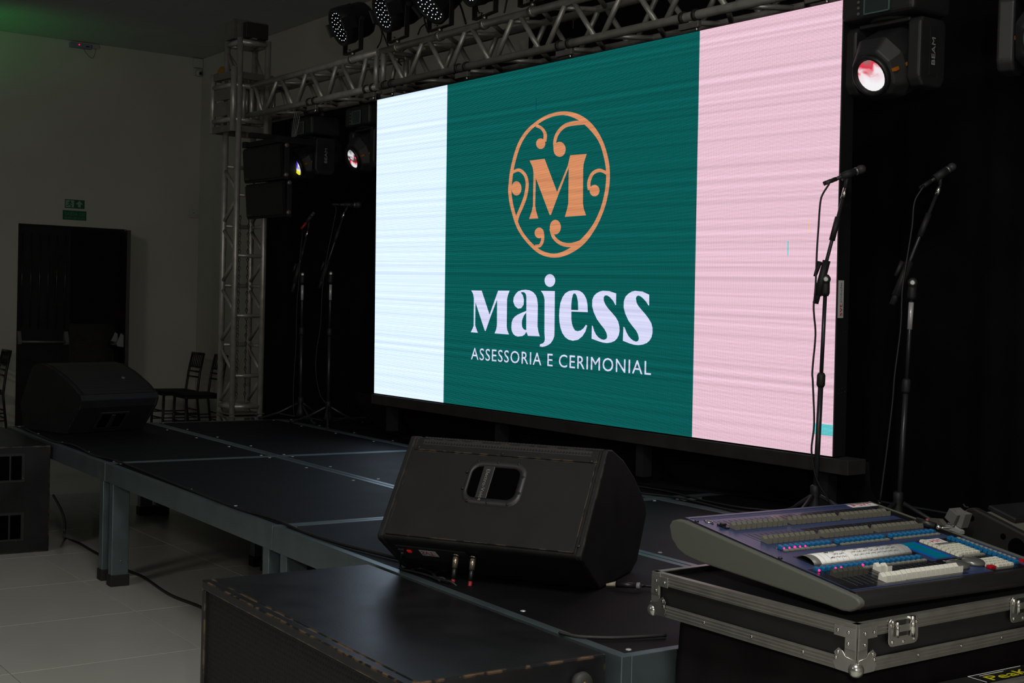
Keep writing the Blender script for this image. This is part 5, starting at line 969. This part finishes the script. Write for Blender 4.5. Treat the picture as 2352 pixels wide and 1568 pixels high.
for r1 in range(5):
    for c_ in range(5): put(mkw, 'white_key', .542+c_*.0155, .388+r1*.0142, .002)
for c_ in range(5): put(mkg, 'grey_key', .542+c_*.0155, .374, .002); put(mkg, 'grey_key', .542+c_*.0155, .462, .002)
for r1 in range(4):
    for c_ in range(5):
        if r1 == 3 and c_ == 0: continue
        put(mkw, 'white_key', .545+c_*.0155, .500+r1*.0145, .002)
put(mkw, 'white_key', .529, .529, .002); mred = proto(MB().box(-.010, .010, -.007, .007, 0, .005), 'red_key', mat('key_red', (.45, .005, .01), .4))
put(mred, 'red_key', .530, .545, .002); put(mred, 'red_key', .672, .535, .002)
db(.625, .640, .33, .55, .0022, .0026, 'key_column', mat('col_black', (.005, .005, .006), .4))
for k in range(15): put(mkb, 'blue_key', .632, .340+k*.0142, .0025, rot=math.pi/2)
db(.652, .690, .33, .56, .0015, .002, 'blue_panel', PLB)
mko = proto(MB().lathe((0, 0, 0), (0, 0, 1), [(0, .0062), (.003, .006), (.004, .004)], 12), 'oval_key', GKEY)
for k in range(13): put(mko, 'oval_key', .664, .342+k*.0142, .002)
def dstk(s0, t0, s1, t1):
    o = db(s0, s1, t0, t1, .0024, .003, 'sticker', mat('sticker_bright', (.72, .70, .70), .45)); 
    MB().add([S(s0+(s1-s0)*a, t0+(t1-t0)*b, .0033) for a, b in ((.12, .25), (.30, .5), (.12, .75))], [(0, 1, 2)]).build('red_arrow', RED, o)
    text('SVT', .02, frame(S(s0+(s1-s0)*.36, t0+(t1-t0)*.78, .0031), YV, -TV), RED, o, fit=((s1-s0)*.5, (t1-t0)*.55)); return o
dstk(.592, -.0+.003, .697, .037); dstk(.545, .325, .601, .358)
MB().lathe(S(.010, .036, .0015), NV, [(0, .006), (.004, .0055)], 12).build('screw_cap', BLK, desk, True); MB().lathe(S(.010, .338, .0015), NV, [(0, .006), (.004, .0055)], 12).build('screw_cap', BLK, desk, True)
MB().lathe(S(.042, .048, .0015), NV, [(0, .0105), (.0025, .0105), (.0025, .008), (.0005, .007)], 20).build('lock_ring', CHROME, desk, True)
for t in (.034, .064): MB().lathe(S(.040, t, .0015), NV, [(0, .003), (.002, .0025)], 8).build('screw', BLK, desk, True)
q = db(.043, .055, .075, .112, .0015, .006, 'fader_block', BLK, bev=.0015); db(.041, .057, .087, .098, .006, .012, 'fader_knob', BLK, q, .0015)
# lamp plug and grey bracket behind the desk's right end
g0 = PP(2105, 1195, NV, S(0, 0, .015)); g1 = PP(2160, 1212, NV, S(0, 0, .012)); g2 = PP(2215, 1222, NV, S(0, 0, .02))
lp = thing('gooseneck_plug', 'black gooseneck lamp connector plugged at the right rear of the desk', 'plug', g0)
MB().tube([g0, g0+(g1-g0)*.8], .0095, 12).build('connector_barrel', BLK, lp, True); MB().tube([g0+(g1-g0)*.82, g1], .0075, 10).build('locking_ring', CHROME, lp, True); MB().tube(smoothpts([g1, g1+Vector((.02, .03, .004)), g1+Vector((-.01, .045, .008))]), .0025, 6).build('wire_clip', CHROME, lp, True)
MB().ball(g0+(g1-g0)*.45+Vector((0, 0, .010)), .005, 8).build('red_mark', mat('red_dull', (.22, .04, .04), .5), lp, True)
GB = mat('bracket_grey', (.13, .13, .125), .5, .2)
yb9 = 1.02
def gp_(pts): return [PY(x, y, yb9) for x, y in pts]
gb = thing('power_adapter', 'grey angular metal box between the lighting desk and the sound mixer', 'box', PY(2188, 1207, yb9))
z8 = lambda x, y: (2080+x/8.254, 1130+y/8.254)
MB().prism(gp_([z8(825, 305), z8(985, 440), z8(890, 635), z8(735, 480)]), (0, .05, 0)).build('panel_face', GB, gb, bevel=.001); MB().prism([p+Vector((0, .012, 0)) for p in gp_([z8(880, 340), z8(1085, 430), z8(1000, 690), z8(905, 640), z8(985, 450)])], (0, .03, 0)).build('side_panel', mat('bracket_light', (.17, .17, .165), .5, .2), gb)
MB().prism([p-Vector((0, .03, 0)) for p in gp_([z8(560, 485), z8(750, 500), z8(850, 610), z8(700, 620), z8(600, 580)])], (0, .02, 0)).build('bracket_tab', mat('bracket_olive', (.10, .095, .08), .5, .3), gb); MB().prism(gp_([z8(700, 625), z8(850, 612), z8(1030, 740), z8(1030, 800), z8(720, 700)]), (0, .02, 0)).build('base_flange', mat('bracket_pale', (.28, .28, .28), .45), gb)
# ---- sound mixer beyond the desk
ym = 1.10
def MY(x, y): return PY(x, y, ym)
mx = thing('sound_mixer', 'black sided sound mixer at the right edge of the picture', 'mixing desk', (4.6, ym, .80))
o1 = [MY(*z8(x, y)) for x, y in ((1035, 790), (1060, 620), (1090, 420), (1110, 360), (1150, 320), (1220, 298), (1290, 305))]
dirv = (MY(*z8(2240, 790))-MY(*z8(1290, 305))); top2 = o1[-1]+dirv*1.5; b2 = Vector((top2.x+.02, ym, top2.z-.10)); b1 = Vector((o1[0].x+.02, ym, .86))
MB().prism(o1+[top2, b2, b1], (0, .028, 0)).build('side_cheek', mat('mixer_black', (.016, .016, .016), .38), mx, bevel=.006, seg=3)
tdir = dirv.normalized(); s0_ = o1[-1]+tdir*.02; nrm = Vector((-tdir.z, 0, tdir.x)); nrm = nrm if nrm.z > 0 else -nrm
MXM = frame(s0_+Vector((0, .029, 0))-nrm*.004, YV, -tdir)
MB().add([MXM @ Vector((a, -b, c_)) for c_ in (-.05, 0) for a, b in ((0, 0), (.55, 0), (.55, .5), (0, .5))], [(3, 2, 1, 0), (4, 5, 6, 7), (0, 1, 5, 4), (1, 2, 6, 5), (2, 3, 7, 6), (3, 0, 4, 7)]).build('mixer_top', mat('mixer_top_grey', (.10, .10, .085), .5), mx, bevel=.002)
MB().add([MXM @ Vector((a, -b, c_)) for c_ in (.001, .016) for a, b in ((.02, -.01), (.20, -.01), (.20, .085), (.02, .085))], [(3, 2, 1, 0), (4, 5, 6, 7), (0, 1, 5, 4), (1, 2, 6, 5), (2, 3, 7, 6), (3, 0, 4, 7)]).build('display_box', BLK, mx, bevel=.004)
text('Com', .03, MXM @ Matrix.Translation((.225, -.05, .0005)), mat('beam_white', (0, 0, 0)), mx, fit=(.06, .02))
knob = proto(MB().lathe((0, 0, 0), (0, 0, 1), [(0, .009), (.012, .0075), (.014, .006)], 12), 'rotary_knob', mat('knob_brown', (.022, .018, .016), .45)); btn = proto(MB().box(-.006, .006, -.004, .004, 0, .004), 'push_button', mat('btn_pale', (.32, .31, .28), .4))
for i in range(10):
    for j in range(9):
        o = bpy.data.objects.new('rotary_knob' if (i+j) % 2 else 'push_button', knob if (i+j) % 2 else btn); C.objects.link(o); o.parent = mx; o.matrix_local = LOC[mx.name].inverted() @ MXM @ Matrix.Translation((.03+i*.05, -.12-j*.042, .0005))
for p, rr_ in ((z8(1255, 495), .009), (z8(1850, 840), .009)): MB().lathe(MY(*p)+Vector((0, -.0005, 0)), (0, 1, 0), [(0, rr_), (.001, rr_)], 14).build('side_screw_hole', HOLE, mx)
MB().lathe(MY(*z8(2110, 1060))+Vector((0, -.0007, 0)), (0, 1, 0), [(0, .028), (.002, .026)], 20).build('side_vent', HOLE, mx)
cable([MY(*z8(1140, 225))+Vector((0, -.01, 0)), MY(*z8(1180, 270))+Vector((0, -.012, 0)), MY(*z8(1235, 300))+Vector((0, -.01, .003))], .0025, 'bluish wire poking up behind the sound mixer')
tag(MB().box(4.46, 5.35, ym+.01, 1.9, .45, .70).build('mixer_case', mat('case_black', (.008, .008, .008), .6), None, bevel=.006), 'black case under the sound mixer', 'case')
# ---- table with black cloth, lower case with yellow lettering
TBX0, TBX1, TBY0, TBY1, TZ_ = 4.44, 4.985, .165, 1.0, .738
v = []; f = []; nseg = 64; per = []
cor_ = [(TBX0, TBY0), (TBX1, TBY0), (TBX1, TBY1), (TBX0, TBY1)]; rnd = random.Random(2)
for k in range(4):
    a, b = Vector(cor_[k]), Vector(cor_[(k+1) % 4]); m_ = int(nseg*(b-a).length/1.5)
    for i in range(m_): per.append((a+(b-a)*i/m_, k))
cx_, cy_ = (TBX0+TBX1)/2, (TBY0+TBY1)/2; n = len(per)
for lv, (z, o_) in enumerate(((TZ_, 0), (TZ_-.02, .005), (TZ_-.12, .009), (.40, .014), (.03, .020))):
    for i, (p, k) in enumerate(per):
        d = Vector((p.x-cx_, p.y-cy_)).normalized(); wv = (math.sin(i*.55)+.6*math.sin(i*1.27+1))*.008*(lv/4.0)
        q_ = (o_+wv); v.append((p.x+d.x*q_, p.y+d.y*q_, z))
for lv in range(4):
    for i in range(n): f.append((lv*n+i, lv*n+(i+1) % n, (lv+1)*n+(i+1) % n, (lv+1)*n+i))
f.append(tuple(range(n)))
tag(MB().add(v, f).build('tablecloth', mat('tablecloth_black', (.010, .0085, .009), .95, noise=.3, spec=.1), None, True), 'black cloth draped to the floor over the stand below the desk case', 'tablecloth')
tb = thing('folding_table', 'folding table hidden under the black cloth', 'table', (cx_, cy_, 0))
MB().box(TBX0+.01, TBX1-.01, TBY0+.01, TBY1-.01, TZ_-.028, TZ_-.003).build('tabletop', BLKM, tb)
for x in (TBX0+.04, TBX1-.04):
    for y in (TBY0+.04, TBY1-.04): MB().tube([(x, y, 0), (x, y, TZ_-.029)], .014, 8).build('leg', BLKM, tb, True)
lc = thing('flight_case', 'lower black case with yellow lettering on its lid, under the desk tray', 'case', (5.08, .30, 0))
MB().box(5.035, 5.112, .19, 1.16, .0, .672).build('case_body', PLY, lc, bevel=.003)
MB().box(5.033, 5.096, .188, 1.162, .6725, .678).build('lid_panel', mat('lid_black', (.007, .007, .007), .6), lc, bevel=.001)
MB().box(5.0975, 5.116, .186, 1.164, .6725, .680).box(5.1125, 5.1165, .186, 1.164, .645, .672).build('edge_extrusion', EX, lc, bevel=.001)
LB9 = mat('label_black', (.004, .004, .004), .4); pk = MB().box(5.036, 5.094, .53, .735, .6785, .6792).build('label_plate', LB9, lc); FM9 = frame(Vector((5.093, .532, .6796)), YV, (-1, 0, 0))
text('PeaK', .04, FM9 @ Matrix.Translation((.03, .006, 0)), mat('yellow_print', (.55, .50, .01), .5), pk, fit=(.15, .030))
for a, b in (((0, .002), (.0, .055)), ((.0, .055), (.20, .055)), ((.03, .045), (.12, .045))): MB().tube([FM9 @ Vector((*a, .0)), FM9 @ Vector((*b, .0))], .0007, 4).build('label_line', WHITE, pk)
# ================================================================ CHAIRS
CHM = mat('chair_black', (.010, .010, .010), .4)
def make_chair(label):
    t = thing('banquet_chair', label, 'chair', (0, 0, 0), 0, 'black ballroom chairs by the far wall')
    w, d, sh, h = .20, .20, .45, .92       # faces local -y
    for sx in (-1, 1):
        MB().tube([(sx*(w-.01), -d+.01, 0), (sx*(w-.015), -d+.02, sh)], .013, 8, True, .016).build('leg', CHM, t, True)
        MB().tube([(sx*(w-.02), d+.05, 0), (sx*(w-.015), d, sh), (sx*(w-.02), d+.03, sh+.25), (sx*(w-.025), d+.075, h)], .014, 8).build('leg', CHM, t, True)
    MB().box(-w, w, -d, d, sh, sh+.028).build('seat', CHM, t, bevel=.008)
    MB().box(-w+.01, w-.01, -d+.01, d-.01, sh+.029, sh+.055).build('cushion', mat('cushion_black', (.012, .012, .012), .8), t, bevel=.012)
    bk = lambda z: d+.03*(z-sh)/.25 if z < sh+.25 else d+.03+.045*(z-sh-.25)/(h-sh-.25)
    for z in (h-.01, h-.16, h-.21, h-.27): MB().tube([(-w+.02, bk(z), z), (w-.02, bk(z), z)], .010 if z < h-.02 else .014, 8).build('back_rail', CHM, t, True)
    for k in range(5): x = -.11+.055*k; MB().tube([(x, bk(h-.16), h-.16), (x, bk(h-.01), h-.01)], .008, 6).build('spindle', CHM, t, True)
    for z in (.17, .25):
        for sx in (-1, 1): MB().tube([(sx*(w-.012), -d+.015, z), (sx*(w-.018), d+.02, z)], .008, 6).build('stretcher', CHM, t, True)
        MB().tube([(-w+.012, -d+.015, z+.03), (w-.012, -d+.015, z+.03)], .008, 6).build('stretcher', CHM, t, True); MB().tube([(-w+.018, d+.02, z+.03), (w-.018, d+.02, z+.03)], .008, 6).build('stretcher', CHM, t, True)
    return t
c1 = make_chair('black ballroom chair with a spindle back, left of the pair in the room corner')
def pos(px, d, dy=0): p = PD(px, 806, d); return Matrix.Translation((p.x, p.y-.27+dy, 0))
c1.matrix_world = pos(455, 15.0)
copy_tree(c1, pos(508, 14.6), 'black ballroom chair with a spindle back, right of the pair, behind the tower')
copy_tree(c1, pos(15, 14.3), 'black ballroom chair at the left edge of the picture beside the doorway')
# ================================================================ CABLES ON STAGE AND FLOOR
G2 = lambda pts, z: [PZ(x, y, z) for x, y in pts]
cable(G2(((60, 985), (120, 1012), (170, 1022), (215, 1045), (262, 1056), (330, 1082), (420, 1118), (500, 1150), (560, 1172), (630, 1192), (700, 1222), (780, 1248), (850, 1266), (918, 1283)), .646), .006, 'long black cable running along the front edge of the stage')
cable([PY(122, 1137, -.02), PY(140, 1170, -.02), PY(149, 1200, -.02), PY(148, 1225, -.03)]+G2(((149, 1236), (180, 1246), (215, 1266), (290, 1308), (330, 1325), (390, 1365), (462, 1394), (500, 1420)), .008), .008, 'thick black cable trailing over the floor tiles under the stage edge')
cable(G2(((1285, 1452), (1330, 1461), (1400, 1464), (1460, 1462), (1530, 1458)), .645), .005, 'grey brown cable crossing the stage corner beside the subwoofer', m_=mat('cable_brown', (.03, .026, .024), .6))
pA, pB, pC = PZ(1392, 1343, .652), PZ(1415, 1341, .655), PZ(1462, 1345, .655)
t = thing('jack_plug', 'cream and black cable connector lying on the stage beside the near wedge', 'plug', pA)
MB().tube([pA, pB], .004, 10, True, .009).build('plug_tip', mat('cream', (.42, .36, .27), .5), t, True); MB().tube([pB, pC], .011, 12, True, .008).build('plug_shell', BLK, t, True); MB().lathe(pC, pC-pB, [(0, .011), (.01, .012), (.012, .008)], 8).build('tape_end', mat('tape_grey', (.25, .25, .25), .5), t, True)
cable([pC+(pC-pB).normalized()*.013]+G2(((1480, 1345), (1500, 1346), (1530, 1346)), .651), .0045, 'black lead running from the connector toward the desk case')
cable(G2(((1440, 1113), (1500, 1122), (1560, 1134), (1620, 1150), (1700, 1165), (1780, 1172)), .646), .005, 'black cable along the foot of the stage skirt, nearest the screen', group='cables by the skirt')
cable(G2(((1470, 1132), (1540, 1140), (1600, 1152), (1680, 1172), (1740, 1178)), .646), .005, 'black cable on the deck just in front of the skirt', group='cables by the skirt')
# white tape mark on the rear seam right of the big wedge
tag(MB().add([PZ(*p, .6425) for p in ((1560, 1146), (1612, 1141), (1612, 1146), (1572, 1150))], [(0, 1, 2, 3)]).build('tape_strip', mat('tape_dull', (.10, .10, .095), .7)), 'dull grey tape strip on the deck by the rear seam', 'tape')
